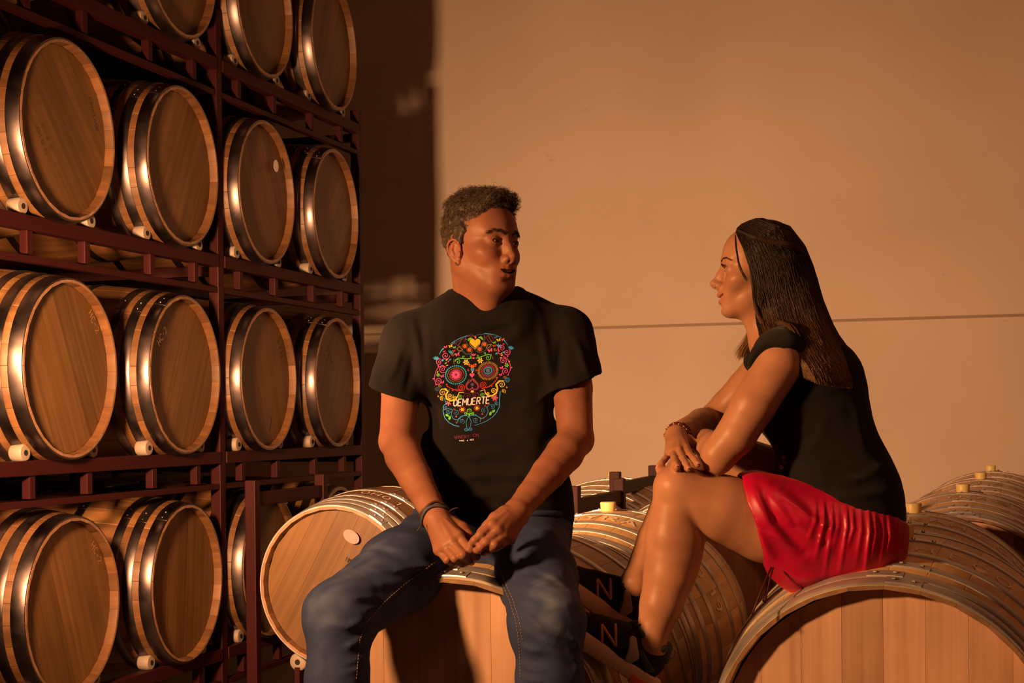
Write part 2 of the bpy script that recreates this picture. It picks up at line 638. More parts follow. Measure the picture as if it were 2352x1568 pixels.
# ------------------------------------------------------------------ barrels on the tall rack
A0 = Vector((-1.446, 4.88, 0))          # under the head of the nearest barrel of the front row
TIER = [CAMZ - 0.600, CAMZ + 0.185, CAMZ + 0.970, CAMZ + 1.757]
US = [0.0, 0.735, 1.42, 2.12]
rows = ['bottom', 'second', 'third', 'top']
tname = {0: 'bottom tier', 1: 'second tier', 2: 'third tier', 3: 'top tier'}
col = {0: 'nearest, at left edge', 1: 'second from left, before the middle post',
       2: 'just right of the middle post', 3: 'last, by the plaster wall'}
tilt = {(0, 0): -.35, (0, 1): .1, (0, 2): .2, (0, 3): .0, (1, 0): -.45, (1, 1): .45, (1, 2): -.35, (1, 3): .5,
        (2, 0): -.75, (2, 1): .50, (2, 2): -.5, (2, 3): .75, (3, 0): -.5, (3, 1): .4, (3, 2): -.45, (3, 3): .4}
rollv = {(2, 1): -.62, (1, 1): -.60, (0, 1): -.55, (1, 3): -.5, (0, 0): .6, (1, 0): .9, (2, 3): -.5}
E2 = Vector((math.cos(math.radians(13.8)), -math.sin(math.radians(13.8)), 0))
M_FAINT = mat('faint_chalk', (.40, .22, .10), .9)
G_RACK = 'oak barrels lying on the tall red rack'
for t in range(4):
    for k in range(4):
        p = A0 + DV * US[k]
        p.z = TIER[t]
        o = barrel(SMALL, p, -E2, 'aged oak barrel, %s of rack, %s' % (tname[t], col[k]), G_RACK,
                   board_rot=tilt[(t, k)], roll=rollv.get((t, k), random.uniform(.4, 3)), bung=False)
        if (t, k) == (2, 0):
            head_text(o, SMALL, 'ERMITAGE', .135, .135, .017, -1.12, .0025, M_INK)
            head_text(o, SMALL, 'OM B 15', -.19, -.03, .017, -.95, .0025, M_INK)
        if (t, k) == (1, 0):
            head_text(o, SMALL, 'HC-2', .12, .19, .026, -.9, .0022, M_FAINT)
        if (t, k) == (1, 1):
            head_text(o, SMALL, 'HC-2', -.2, .10, .026, .75, .0022, M_FAINT)
        if (t, k) == (0, 0):
            head_text(o, SMALL, 'HC-2', .12, .19, .026, -.9, .0022, M_FAINT)
        if (t, k) == (1, 2):
            head_text(o, SMALL, 'S7N', .10, .17, .035, -1.1, .004, M_INK)
            head_text(o, SMALL, '2002', -.08, -.10, .018, -.6, .003, M_INK) if '0' in GL else None
            head_text(o, SMALL, 'I', .01, -.22, .06, -.35, .007, M_INK)
        if (t, k) == (1, 3):
            head_text(o, SMALL, 'S7N', -.14, .15, .035, -.9, .004, M_INK)
        if (t, k) == (2, 2):
            mb = MB().lathe([(0.026, 0), (0.026, -0.0006), (0.0001, -0.0006)], 20)
            link('paper_sticker', mb.mesh('paper_sticker', M_CHALK), o,
                 Matrix.Translation((.11, -SMALL['half'] + SMALL['inset'] - .0205, SMALL['rb'] + .13)))
# the row behind, seen through the gaps
for t in range(4):
    for k in (0, 1, 2, 3):
        p = A0 + DV * (US[k] + (.05 if t % 2 else -.04)) - EV * 1.20
        p.z = TIER[t]
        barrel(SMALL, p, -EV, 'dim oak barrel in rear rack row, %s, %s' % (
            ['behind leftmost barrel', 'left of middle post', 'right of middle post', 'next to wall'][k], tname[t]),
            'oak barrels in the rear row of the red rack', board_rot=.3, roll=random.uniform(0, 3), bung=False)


def rack(u0, u1, cols, vback, label, posts=(0, 1), top1=0):
    """steel barrel rack bay: local x = DV, local y = -EV (into the rack)"""
    Mw = Matrix(((DV.x, -EV.x, 0, 0), (DV.y, -EV.y, 0, 0), (0, 0, 1, 0), (0, 0, 0, 1)))
    Mw.translation = A0 + DV * u0 - EV * vback
    o = empty('steel_rack', Mw, label, 'rack', 'red steel racks that carry the barrels')
    Wd = u1 - u0
    top = TIER[3] - .35 + .25
    for x, k in ((0, 0), (Wd, 1)):
        if k not in posts:
            continue
        tp = top1 if (k == 1 and top1) else top
        post = bevel(MB().box((0, 0, tp / 2), (.045, .045, tp)).mesh('post', M_RED), .004)
        for y in (.065, .90):
            link('post', post, o, Matrix.Translation((x, y, 0)))
    ub = bevel(MB().box((Wd / 2, 0, 0), (Wd - .05, .045, .048)).mesh('upper_beam', M_RED), .003)
    lb = bevel(MB().box((Wd / 2, 0, 0), (Wd - .05, .03, .022)).mesh('lower_beam', M_RED), .002)
    st = bevel(MB().box((0, 0, 0), (.03, .03, .075)).mesh('strut', M_RED), .002)
    sr = bevel(MB().box((0, .4675, 0), (.03, .82, .04)).mesh('side_rail', M_RED), .003)
    rl = MB().lathe([(0.012, -.024), (0.025, -.023), (0.029, -.017), (0.029, .017), (0.025, .023), (.012, .024)], 24).mesh('roller', M_ROLLER, True)
    try: rl.set_sharp_from_angle(angle=.6)
    except Exception: pass
    pin = MB().lathe([(0.0095, -.0252), (0.0095, .0252)], 14).mesh('roller_pin', M_BLACK)
    for tz in TIER:
        for y in (.06, .85):
            z = tz - .322
            link('upper_beam', ub, o, Matrix.Translation((0, y, z)))
            link('lower_beam', lb, o, Matrix.Translation((0, y - .0, z - .115)))
            for c in cols:
                for dx in (-.16, .16):
                    link('strut', st, o, Matrix.Translation((c - u0 + dx, y, z - .0615)))
                for dx in (-.19, .19):
                    r = link('roller', rl, o, Matrix.Translation((c - u0 + dx, y + .012, tz - .272)))
                    link('roller_pin', pin, r)
        for x in (0, Wd):
            link('side_rail', sr, o, Matrix.Translation((x, 0, tz - .36)))
    return o


rack(-.42, 1.085, US[:2], 0, 'dark red steel rack bay at the left edge, left of the middle post')
rack(1.085, 2.50, US[2:], 0, 'dark red steel rack bay between the middle post and the wall', (1,), CAMZ + 1.53)
rack(-.42, 1.085, US[:2], 1.20, 'dark red rack bay of the rear row, at the left edge')
rack(1.085, 2.50, US[2:], 1.20, 'dark red rack bay of the rear row, nearer the wall', (1,), CAMZ + 1.53)

# ------------------------------------------------------------------ barrels on the floor frames
G_NEW = 'pale new oak barrels lying end to end on low frames'
CZ = CAMZ - 0.722
A_DIR = DV


def front_of(px, py, D):
    p = P(px, py, D)
    return p


man_front = Vector((-.150, 3.35, CZ))
b_man = barrel(BIG, man_front, (.30, .954, 0), 'pale new oak barrel that the man sits on', G_NEW, 0, -.03, bung=False)
wom_front = Vector((.775, 3.13, CZ))
b_wom = barrel(BIG, wom_front, (.345, .939, 0), 'pale new oak barrel that the woman sits on, in the right foreground', G_NEW, 0, .02)
hoop_text(b_wom, BIG, 'SYRAH ECO 19', .285, -.42, .055, .005)
rest = [
    ((.155, 4.36), 'pale new oak barrel chalked SYRAH ECO, behind the woman\'s shins', -.30, -.05),
    ((.48, 5.43), 'pale oak barrel behind the chalked one, its head seen under the woman\'s thigh', 0, 0),
]
b_sy = barrel(BIG, (.155, 4.36, CZ - .008), (.302, .953, 0), rest[0][1], G_NEW, 0.05, -.18)
hoop_text(b_sy, BIG, 'SYRAH ECO 19', .300, -.20, .060, .0085)
b_h = barrel(BIG, (.62, 5.45, CZ), (.27, .963, 0), rest[1][1], G_NEW, 0, .1)
hoop_text(b_h, BIG, 'SYRAH ECO 19', .285, -.3, .055, .006)
b_g = barrel(BIG, (.32, 6.52, CZ + .012), (.302, .953, 0), 'far pale oak barrel behind the low red posts between the two people', G_NEW, 0, .1)
hoop_text(b_g, BIG, 'SYRAH ECO 19', .285, -.3, .055, .006)
for i, (px, D, zoff, lab) in enumerate(((2096, 4.65, -.010, 'pale oak barrel directly behind the one the woman sits on'),
                                  (2210, 5.68, .0, 'third pale oak barrel of the right-hand line, behind the woman\'s hip'),
                                  (2251, 6.72, .004, 'fourth pale oak barrel of the right-hand line'),
                                  (2274, 7.60, .006, 'farthest pale oak barrel of the right-hand line, before the wall'))):
    mid = P(px, HY, D)
    f = Vector((mid.x, mid.y, 0)) - DV * BIG['half']
    f.z = CZ + zoff
    o = barrel(BIG, f, DV, lab, G_NEW, 0, .02 * i - .03)
    hoop_text(o, BIG, 'SYRAH ECO 19', .300, -.30, .060, .008)
of = P(765, 1345, 5.57)
b_or = barrel(MEDIUM, of, (.285, .958, 0), 'orange-toned oak barrel with an oval paper label, left of the man', 'single oak barrel on its own frame', .5, .5, bung=False)
hoop_text(b_or, MEDIUM, 'OKO 17', .245, .05, .045, .004) if False else hoop_text(b_or, MEDIUM, 'OHO 1', .235, .05, .045, .004)
# oval label
yl = -MEDIUM['half'] + MEDIUM['inset'] - .0205
lv = [Vector((.035 * math.cos(a), 0, .023 * math.sin(a))) for a in [2 * PI * i / 28 for i in range(28)]]
lb_ = link('paper_label', mesh('paper_label', lv + [v + Vector((0, -.0008, 0)) for v in lv],
     [list(range(28))[::-1], [28 + i for i in range(28)]] + [[i, (i + 1) % 28, 28 + (i + 1) % 28, 28 + i] for i in range(28)], M_LABEL), b_or,
     Matrix.Translation((.072, yl, MEDIUM['rb'] + .185)) @ Matrix.Rotation(.55, 4, 'Y'))
tag(lb_, 'oval pink paper label')
head_text(b_or, MEDIUM, '19', .045, .095, .016, -.5, .004, M_INK)
head_text(b_or, MEDIUM, 'H 1', -.07, -.14, .014, -.3, .004, M_INK)


def cradle(pmid, axis, rb, half_w, length, label, toph=1.13, rollers=True):
    """low U-shaped barrel frame; local y along the barrel"""
    axis = Vector(axis).normalized()
    Mw = frame_at(Vector((pmid[0], pmid[1], 0)), axis, axis.cross(Vector((0, 0, 1))))
    o = empty('barrel_frame', Mw, label, 'rack', 'low red frames under the new barrels')
    post = bevel(MB().box((0, 0, toph / 2), (.045, .045, toph)).mesh('post', M_RED), .004)
    hl = length / 2
    for x in (-half_w, half_w):
        for y in (-hl, hl):
            link('post', post, o, Matrix.Translation((x, y, 0)))
        link('side_rail', bevel(MB().box((x, 0, toph - .075), (.03, length - .045, .055)).mesh('side_rail', M_RED), .003), o)
        link('side_rail', bevel(MB().box((x, 0, .10), (.03, length - .045, .05)).mesh('side_rail', M_RED), .003), o)
    for y in (-hl, hl):
        link('cross_rail', bevel(MB().box((0, y, .09), (2 * half_w - .045, .04, .06)).mesh('cross_rail', M_RED), .003), o)
    if rollers:
        rl = MB().lathe([(0.012, -.045), (0.031, -.044), (0.036, -.036), (0.036, .036), (0.031, .044), (.012, .045)], 24).mesh('roller', M_ROLLER, True)
        pin = MB().lathe([(0.011, -.0462), (0.011, .0462)], 14).mesh('roller_pin', M_BLACK)
        rr = rb + .015
        for y in (-hl - .0, hl + .0):
            for sx in (-1, 1):
                x = sx * rr * .53
                z = (CZ if rb > .4 else of.z) - math.sqrt(max(0.0, (rr) ** 2 - x * x)) + .0
                r = link('roller', rl, o, Matrix.Translation((x, y, z)))
                link('roller_pin', pin, r)
                link('roller_stand', MB().box((x, y, z / 2 + .03), (.02, .10, z - .10)).mesh('roller_stand', M_RED), o)
    return o


omid = of + Vector((.285, .958, 0)) * MEDIUM['half']
cradle(omid, (.285, .958, 0), .35, .40, .66, 'dark red low frame under the orange-toned barrel', 1.135)
cradle(man_front + Vector((.3, .954, 0)) * .52, (.3, .954, 0), .43, .47, .70, 'low red frame under the barrel the man sits on', .55)
cradle(wom_front + Vector((.345, .939, 0)) * .52, (.345, .939, 0), .43, .47, .70, 'low red frame under the barrel the woman sits on', .55)
# frame whose tops show between the two people: left posts at px 1315 and 1418
for (p0, p1, tz, lab) in (((1316, 5.40), (1421, 6.05), 1.118, 'low red frame with two posts showing between the man and the woman\'s knee'),
                     ((1412, 6.35), (1500, 7.15), 1.135, 'farther low red frame with its rail reaching behind the woman\'s knee')):
    q0, q1 = P(p0[0], HY, p0[1]), P(p1[0], HY, p1[1])
    ax = Vector((q1.x - q0.x, q1.y - q0.y, 0))
    ln = ax.length
    ax.normalize()
    rt = ax.cross(Vector((0, 0, 1)))
    midp = (q0 + q1) / 2 + rt * .47
    cradle(midp, ax, .43, .47, ln, lab, tz, rollers=False)
for mid, ax_, lab in (((.312, 4.86), DV, 'low red frame under the chalked barrel behind the shins'),
                 ((1.258, 4.65), DV, 'low red frame under the second barrel of the right-hand line'),
                 ((1.718, 5.68), DV, 'low red frame under the third barrel of the right-hand line')):
    cradle(mid, ax_, .43, .47, .70, lab, .55)
# ------------------------------------------------------------------ implicit bodies, meshed with surface nets
def A3(p): return np.array([p[0], p[1], p[2]], float)


class Body:
    def __init__(self):
        self.ops = []      # (mode, fn, k)
        self.T = None      # optional placement: local -> world 4x4
        self.disp = []

    def _add(self, mode, fn, k):
        if self.T is not None:
            M = np.array(self.T, float)
            R, t = M[:3, :3], M[:3, 3]
            s = np.cbrt(np.linalg.det(R))
            Ri = np.linalg.inv(R)
            g = lambda Pn, fn=fn, Ri=Ri, t=t, s=s: fn((Pn - t) @ Ri.T) * s
        else:
            g = fn
        self.ops.append((mode, g, k))
        return self

    def ell(self, c, r, k=.01, mode='u', R=None, sym=False):
        for sg in ((1, -1) if sym else (1,)):
            c_ = A3(c); r_ = np.array(r, float)
            Rm = np.array(R, float) if R is not None else None
            if sg < 0:
                c_[0] *= -1
                if Rm is not None:
                    D = np.diag([-1, 1, 1]); Rm = D @ Rm @ D

            def fn(Pn, c_=c_, r_=r_, Rm=Rm):
                q = Pn - c_
                if Rm is not None: q = q @ Rm
                k0 = np.sqrt(((q / r_) ** 2).sum(1)); k1 = np.sqrt(((q / r_ ** 2) ** 2).sum(1)) + 1e-9
                return np.where(k0 < 1e-6, -r_.min(), k0 * (k0 - 1) / k1)
            self._add(mode, fn, k)
        return self

    def cone(self, a, b, ra, rb, k=.01, mode='u', flat=None, clip=None, sym=False):
        """round cone; flat=(axis, f) squeezes it by f along axis; clip=[(point, normal), ...] cuts it"""
        for sg in ((1, -1) if sym else (1,)):
            a_, b_ = A3(a), A3(b)
            fl = None
            if flat is not None:
                n = A3(flat[0]); n /= np.linalg.norm(n); fl = (n, flat[1])
            if sg < 0:
                a_[0] *= -1; b_[0] *= -1
                if fl is not None: fl = (fl[0] * [-1, 1, 1], fl[1])
            cl = [(A3(p), A3(n) / np.linalg.norm(A3(n))) for p, n in (clip or [])]

            def fn(Pn, a_=a_, b_=b_, ra=ra, rb=rb, fl=fl, cl=cl):
                P0 = Pn
                aa, bb = a_, b_
                if fl is not None:
                    n, f = fl
                    m = (a_ + b_) / 2
                    st = (1 / f - 1)
                    Pn = Pn + np.outer((Pn - m) @ n, n) * st
                    aa = a_ + n * ((a_ - m) @ n) * st; bb = b_ + n * ((b_ - m) @ n) * st
                ba = bb - aa; l2 = ba @ ba; rr = ra - rb
                if l2 <= rr * rr * 1.001 + 1e-12:
                    c = aa if ra > rb else bb
                    d = np.sqrt(((Pn - c) ** 2).sum(1)) - max(ra, rb)
                else:
                    a2 = l2 - rr * rr; il2 = 1 / l2
                    pa = Pn - aa; y = pa @ ba; z = y - l2
                    x2 = ((pa * l2 - np.outer(y, ba)) ** 2).sum(1)
                    y2 = y * y * l2; z2 = z * z * l2
                    kk = np.sign(rr) * rr * rr * x2
                    d = (np.sqrt(x2 * a2 * il2) + y * rr) * il2 - ra
                    d = np.where(np.sign(y) * a2 * y2 < kk, np.sqrt(x2 + y2) * il2 - ra, d)
                    d = np.where(np.sign(z) * a2 * z2 > kk, np.sqrt(x2 + z2) * il2 - rb, d)
                if fl is not None: d = d * min(1.0, fl[1])
                for p, n in cl:
                    d = np.maximum(d, (P0 - p) @ n)
                return d
            self._add(mode, fn, k)
        return self

    def chain(self, pts, rads, k=.01, mode='u', flat=None, sym=False, clip=None):
        for i in range(len(pts) - 1):
            self.cone(pts[i], pts[i + 1], rads[i], rads[i + 1], k, mode, flat, clip, sym)
        return self

    def plane(self, p, n, k=.004, mode='i'):
        p_, n_ = A3(p), A3(n) / np.linalg.norm(A3(n))
        return self._add(mode, lambda Pn: (Pn - p_) @ n_, k)

    def ev(self, Pn, ops=None, disp=True):
        d = np.full(len(Pn), 10.0)
        for mode, fn, k in (self.ops if ops is None else ops):
            e = fn(Pn)
            if mode == 'u':
                h = np.maximum(k - np.abs(d - e), 0) / k
                d = np.minimum(d, e) - h * h * k / 4
            elif mode == 's':
                h = np.maximum(k - np.abs(d + e), 0) / k
                d = np.maximum(d, -e) + h * h * k / 4
            else:
                h = np.maximum(k - np.abs(d - e), 0) / k
                d = np.maximum(d, e) + h * h * k / 4
        if disp:
            for f in self.disp:
                d = d - f(Pn)
        return d

    def nets(self, lo, hi, h, n=16):
        lo = A3(lo); hi = A3(hi)
        nb = np.ceil((hi - lo) / (h * n)).astype(int)
        gi = np.stack(np.meshgrid(*[np.arange(x) for x in nb], indexing='ij'), -1).reshape(-1, 3)
        cen = lo + (gi + .5) * n * h
        rad = n * h * math.sqrt(3) / 2
        vals = [fn(cen) for _, fn, _ in self.ops]
        tot = self.ev(cen, disp=False)
        act = np.where(np.abs(tot) < rad * 1.7 + .012)[0]
        BIGN = 4096
        vid, vco, quads = [], [], []
        ar = np.arange(n + 1)
        offs = np.stack(np.meshgrid(ar, ar, ar, indexing='ij'), -1).reshape(-1, 3)
        for b in act:
            ops = [op for op, v in zip(self.ops, vals) if v[b] < rad * 1.9 + op[2] + .01 or (op[0] == 'i' and v[b] > -rad * 1.9 - op[2])]
            if not ops: continue
            o = gi[b] * n
            pts = lo + (o + offs) * h
            D = self.ev(pts, ops).reshape(n + 1, n + 1, n + 1)
            sg = D < 0
            if sg.all() or not sg.any(): continue
            # cells
            c8 = np.zeros((n, n, n), int)
            for dx in (0, 1):
                for dy in (0, 1):
                    for dz in (0, 1):
                        c8 += sg[dx:n + dx, dy:n + dy, dz:n + dz]
            ci = np.argwhere((c8 > 0) & (c8 < 8))
            acc = np.zeros((len(ci), 3)); cnt = np.zeros(len(ci))
            for ax in range(3):
                o1 = [a for a in range(3) if a != ax]
                for u in (0, 1):
                    for v in (0, 1):
                        p0 = ci.copy(); p0[:, o1[0]] += u; p0[:, o1[1]] += v
                        p1 = p0.copy(); p1[:, ax] += 1
                        d0 = D[p0[:, 0], p0[:, 1], p0[:, 2]]; d1 = D[p1[:, 0], p1[:, 1], p1[:, 2]]
                        m = (d0 < 0) != (d1 < 0)
                        t = np.where(m, d0 / (d0 - d1 + 1e-12), 0)
                        q = p0.astype(float); q[:, ax] += t
                        acc += q * m[:, None]; cnt += m
            vco.append(lo + (o + acc / cnt[:, None]) * h)
            g = o + ci
            vid.append((g[:, 0] * BIGN + g[:, 1]) * BIGN + g[:, 2])
            for ax in range(3):
                o1, o2 = (ax + 1) % 3, (ax + 2) % 3
                sl0 = [slice(0, n)] * 3; sl1 = [slice(0, n)] * 3; sl1[ax] = slice(1, n + 1)
                a, c = sg[tuple(sl0)], sg[tuple(sl1)]
                e = np.argwhere(a != c)
                if not len(e): continue
                fl = a[e[:, 0], e[:, 1], e[:, 2]]
                e = e + o
                k = []
                for u, v in ((0, 0), (-1, 0), (-1, -1), (0, -1)):
                    q = e.copy(); q[:, o1] += u; q[:, o2] += v
                    k.append((q[:, 0] * BIGN + q[:, 1]) * BIGN + q[:, 2])
                k = np.stack(k, 1)
                k = np.where(fl[:, None], k, k[:, ::-1])
                quads.append(k)
        vid = np.concatenate(vid); vco = np.concatenate(vco); quads = np.concatenate(quads)
        order = np.argsort(vid); vid = vid[order]; vco = vco[order]
        idx = np.searchsorted(vid, quads)
        idx = np.clip(idx, 0, len(vid) - 1)
        ok = (vid[idx] == quads).all(1)
        return vco, idx[ok]

    def project(self, V, it=2, e=4e-4):
        for _ in range(it):
            d = self.ev_big(V)
            G = np.stack([self.ev_big(V + np.eye(3)[a] * e) - d for a in range(3)], 1) / e
            g2 = (G ** 2).sum(1)
            V = V - G * (np.clip(d / np.maximum(g2, .25), -.002, .002))[:, None]
        return V

    def ev_big(self, V):
        return self.ev(V)


def np_mesh(name, V, Q, m, smooth=True):
    me = bpy.data.meshes.new(name)
    nv, nq = len(V), len(Q)
    me.vertices.add(nv); me.vertices.foreach_set('co', V.astype(np.float32).ravel())
    me.loops.add(nq * Q.shape[1]); me.loops.foreach_set('vertex_index', Q.astype(np.int32).ravel())
    me.polygons.add(nq)
    me.polygons.foreach_set('loop_start', np.arange(nq, dtype=np.int32) * Q.shape[1])
    me.polygons.foreach_set('use_smooth', np.full(nq, smooth))
    me.update(calc_edges=True)
    me.validate()
    me.materials.append(m)
    return me


def refine(V, Q, mask_fn, body):
    """split the quads of a region in 2x2 (ring of triangles keeps it closed) and settle them on the surface"""
    cen = V[Q].mean(1)
    msk = mask_fn(cen)
    R = Q[msk]; K = Q[~msk]
    E = np.concatenate([np.sort(R[:, [i, (i + 1) % 4]], 1) for i in range(4)])
    key = E[:, 0].astype(np.int64) * (len(V) + 1) + E[:, 1]
    uk, inv = np.unique(key, return_inverse=True)
    ue = np.stack([uk // (len(V) + 1), uk % (len(V) + 1)], 1)
    mid = (V[ue[:, 0]] + V[ue[:, 1]]) / 2
    nv = len(V)
    mi = inv.reshape(4, -1).T + nv
    ci = np.arange(len(R)) + nv + len(mid)
    V2 = np.concatenate([V, mid, V[R].mean(1)])
    new = V2[nv:]
    used = np.unique(R)
    q = []
    for i in range(4):
        q.append(np.stack([R[:, i], mi[:, i], ci, mi[:, (i + 3) % 4]], 1))
    q = np.concatenate(q)
    sel = np.concatenate([used, np.arange(nv, len(V2))])
    # points on the border of the region stay on the coarse edge
    kE = np.concatenate([np.sort(K[:, [i, (i + 1) % 4]], 1) for i in range(4)])
    kk = kE[:, 0].astype(np.int64) * (nv + 1) + kE[:, 1]
    bord = np.isin(uk, kk)
    bi = np.where(bord)[0] + nv
    sel = np.setdiff1d(sel, np.concatenate([bi, np.unique(kE)]))
    V2[sel] = body.project(V2[sel])
    return V2, np.concatenate([K, q])


def wob(Pn, f, seed=0.0):
    """cheap smooth noise, about -1..1"""
    x, y, z = Pn[:, 0] * f, Pn[:, 1] * f, Pn[:, 2] * f
    s = seed
    return (np.sin(x * 1.7 + 1.3 * np.sin(y * 1.1 + s) + s) * np.sin(y * 1.9 + 1.1 * np.sin(z * 1.3 + 2 * s)) +
            np.sin(z * 2.1 + 1.2 * np.sin(x * 1.2 + s) + 3 * s) * .7) / 1.4


def head_ops(B, female=False, teeth=True):
    """head in its own frame: +y face, +z up, origin between the eyes' height and the ears"""
    f = female
    B.ell((0, -.012, .028), (.074, .096, .086) if not f else (.067, .081, .080), .01)
    B.ell((0, .036, .034), (.060, .052, .056) if not f else (.058, .052, .058), .03)
    B.ell((0, .026, -.040), (.058, .058, .066) if not f else (.053, .056, .062), .03)
    # jaw
    if not f:
        B.cone((.050, -.006, -.055), (.020, .066, -.098), .018, .017, .03, sym=True)
        B.ell((0, .072, -.100), (.026, .018, .0175), .02)
        B.ell((0, .030, -.092), (.034, .040, .018), .03)
    else:
        B.cone((.044, -.004, -.052), (.014, .066, -.096), .015, .014, .03, sym=True)
        B.ell((0, .076, -.098), (.020, .016, .0155), .02)
        B.ell((0, .030, -.088), (.030, .040, .016), .03)
    # cheeks (smiling)
    B.ell((.040, .052, -.026), (.026, .026, .021), .02, sym=True)
    B.ell((.034, .066, -.040), (.017, .016, .015), .02, sym=True)
    # brow
    B.cone((.010, .083, .020), (.042, .066, .022), .0085 if not f else .006, .007 if not f else .005, .018, sym=True)
    # sockets
    B.ell((.031, .094, .001), (.0165, .0140, .0115), .016, 's', sym=True)
    B.ell((.0315, .0720, .000), (.0160, .0142, .0142), .009, 'u', sym=True)
    # opening between the lids, then the lid margins
    ho = .0054 if not f else .0054
    B.ell((.0322, .0870, -.0008), (.0142, .0200, ho), .0012, 's', sym=True)
    for sgn, hh in ((1, ho + .0012), (-1, ho * .8 + .0008)):
        arc = []
        for i in range(9):
            t = -1 + 2 * i / 8
            x = .0318 + .0138 * t
            z = -.0008 + sgn * hh * (1 - t * t) + (.0012 * t if not f else .002 * t)
            y = .0720 + .0142 * math.sqrt(max(1 - ((x - .0315) / .0165) ** 2 - (z / .0150) ** 2, 1e-6))
            arc.append((x, y - .0006, z))
        B.chain(arc, [.0010, .0012, .0013, .0014, .0014, .0014, .0013, .0012, .0010], .003, sym=True)
    # nose
    if not f:
        B.chain([(0, .083, .010), (0, .095, -.014), (0, .106, -.034)], [.0078, .0075, .0088], .010)
        B.cone((0, .084, -.008), (0, .092, -.038), .010, .0115, .008)
        B.ell((0, .1075, -.0375), (.0100, .0095, .0090), .007)
        B.ell((.0125, .0980, -.0420), (.0070, .0105, .0078), .005, sym=True)
        B.cone((0, .100, -.048), (0, .108, -.046), .005, .005, .006)
        B.ell((.0075, .1035, -.0500), (.0040, .0065, .0045), .002, 's', sym=True)
    else:
        B.chain([(0, .083, .008), (0, .094, -.012), (0, .107, -.031)], [.0068, .0068, .0078], .012)
        B.cone((0, .084, -.008), (0, .092, -.036), .010, .0115, .008)
        B.ell((0, .1100, -.0345), (.0092, .0098, .0085), .007)
        B.ell((.0115, .0985, -.0390), (.0070, .0100, .0075), .005, sym=True)
        B.cone((0, .097, -.0440), (0, .108, -.0415), .0045, .0045, .006)
        B.ell((.0068, .1025, -.0460), (.0034, .0065, .0036), .002, 's', sym=True)
    # muzzle and lips
    B.ell((0, .074, -.066), (.036, .024, .026), .02)
    lw = 1.0 if not f else .86
    B.chain([(.0350, .0730, -.0575), (.027, .0835, -.0608), (.017, .0920, -.0622), (.007, .0972, -.0616), (0, .0975, -.0628)], [.0020, .0032 * lw, .0042 * lw, .0046 * lw, .0044 * lw], .005, sym=True)
    B.chain([(.0345, .0725, -.0600), (.026, .0815, -.0725), (.014, .0893, -.0798), (0, .0922, -.0820)], [.0020, .0038 * lw, .0052 * lw, .0058 * lw], .005, sym=True)
    for yy in ((.0, -.005, -.010) if not f else (.0035, -.001, -.006)):
        gs = 1.0 if not f else .74
        B.chain([(.0315, .0800 + yy, -.0600), (.026, .0860 + yy, -.0645), (.014, .0965 + yy, -.0705), (0, .1005 + yy, -.0720)], [.0009 if not f else .0018, .0022 if not f else .0030, .0040 * gs, .0046 * gs], .0012, 's', sym=True)
    B.ell((0, .1000, -.0930), (.018, .0085, .0045), .010, 's')
    # ears
    Re = Matrix.Rotation(.18, 3, 'X') @ Matrix.Rotation(.38, 3, 'Z')
    EZ = -.012
    B.ell((.0765, -.010, -.010 + EZ), (.0050, .0170, .0290), .003, R=Re, sym=True)
    B.ell((.0815, -.006, -.010 + EZ), (.0050, .0100, .0180), .003, 's', R=Re, sym=True)
    rim = [(.0730, .004, -.000), (.0770, .003, .010), (.0805, -.003, .0165), (.0835, -.011, .0185), (.0860, -.019, .0150), (.0870, -.0245, .006), (.0860, -.0255, -.005),
           (.0830, -.022, -.016), (.0790, -.015, -.0265), (.0750, -.006, -.034), (.0730, -.001, -.0365)]
    B.chain([(x, y, z + EZ) for x, y, z in rim], [.0024, .0026, .0028, .0030, .0030, .0030, .0029, .0030, .0034, .0044, .0044], .0025, sym=True)
    B.cone((.0750, .0045, -.014 + EZ), (.0760, .004, -.022 + EZ), .0036, .0032, .003, sym=True)
    B.chain([(.0795, -.014, .006 + EZ), (.0815, -.0165, -.006 + EZ), (.0790, -.012, -.018 + EZ)], [.0022, .0024, .0024], .003, sym=True)
    return B


def facing(center, fwd, up=(0, 0, 1), s=1.0):
    y = Vector(fwd).normalized(); u = Vector(up)
    x = y.cross(u).normalized(); z = x.cross(y)
    return Matrix(((x.x * s, y.x * s, z.x * s, center[0]), (x.y * s, y.y * s, z.y * s, center[1]),
                   (x.z * s, y.z * s, z.z * s, center[2]), (0, 0, 0, 1)))


def finger(B, pts, r0, r1, k=.004):
    n = len(pts)
    rr = [r0 + (r1 - r0) * i / (n - 1) for i in range(n)]
    B.chain(pts, rr, k)


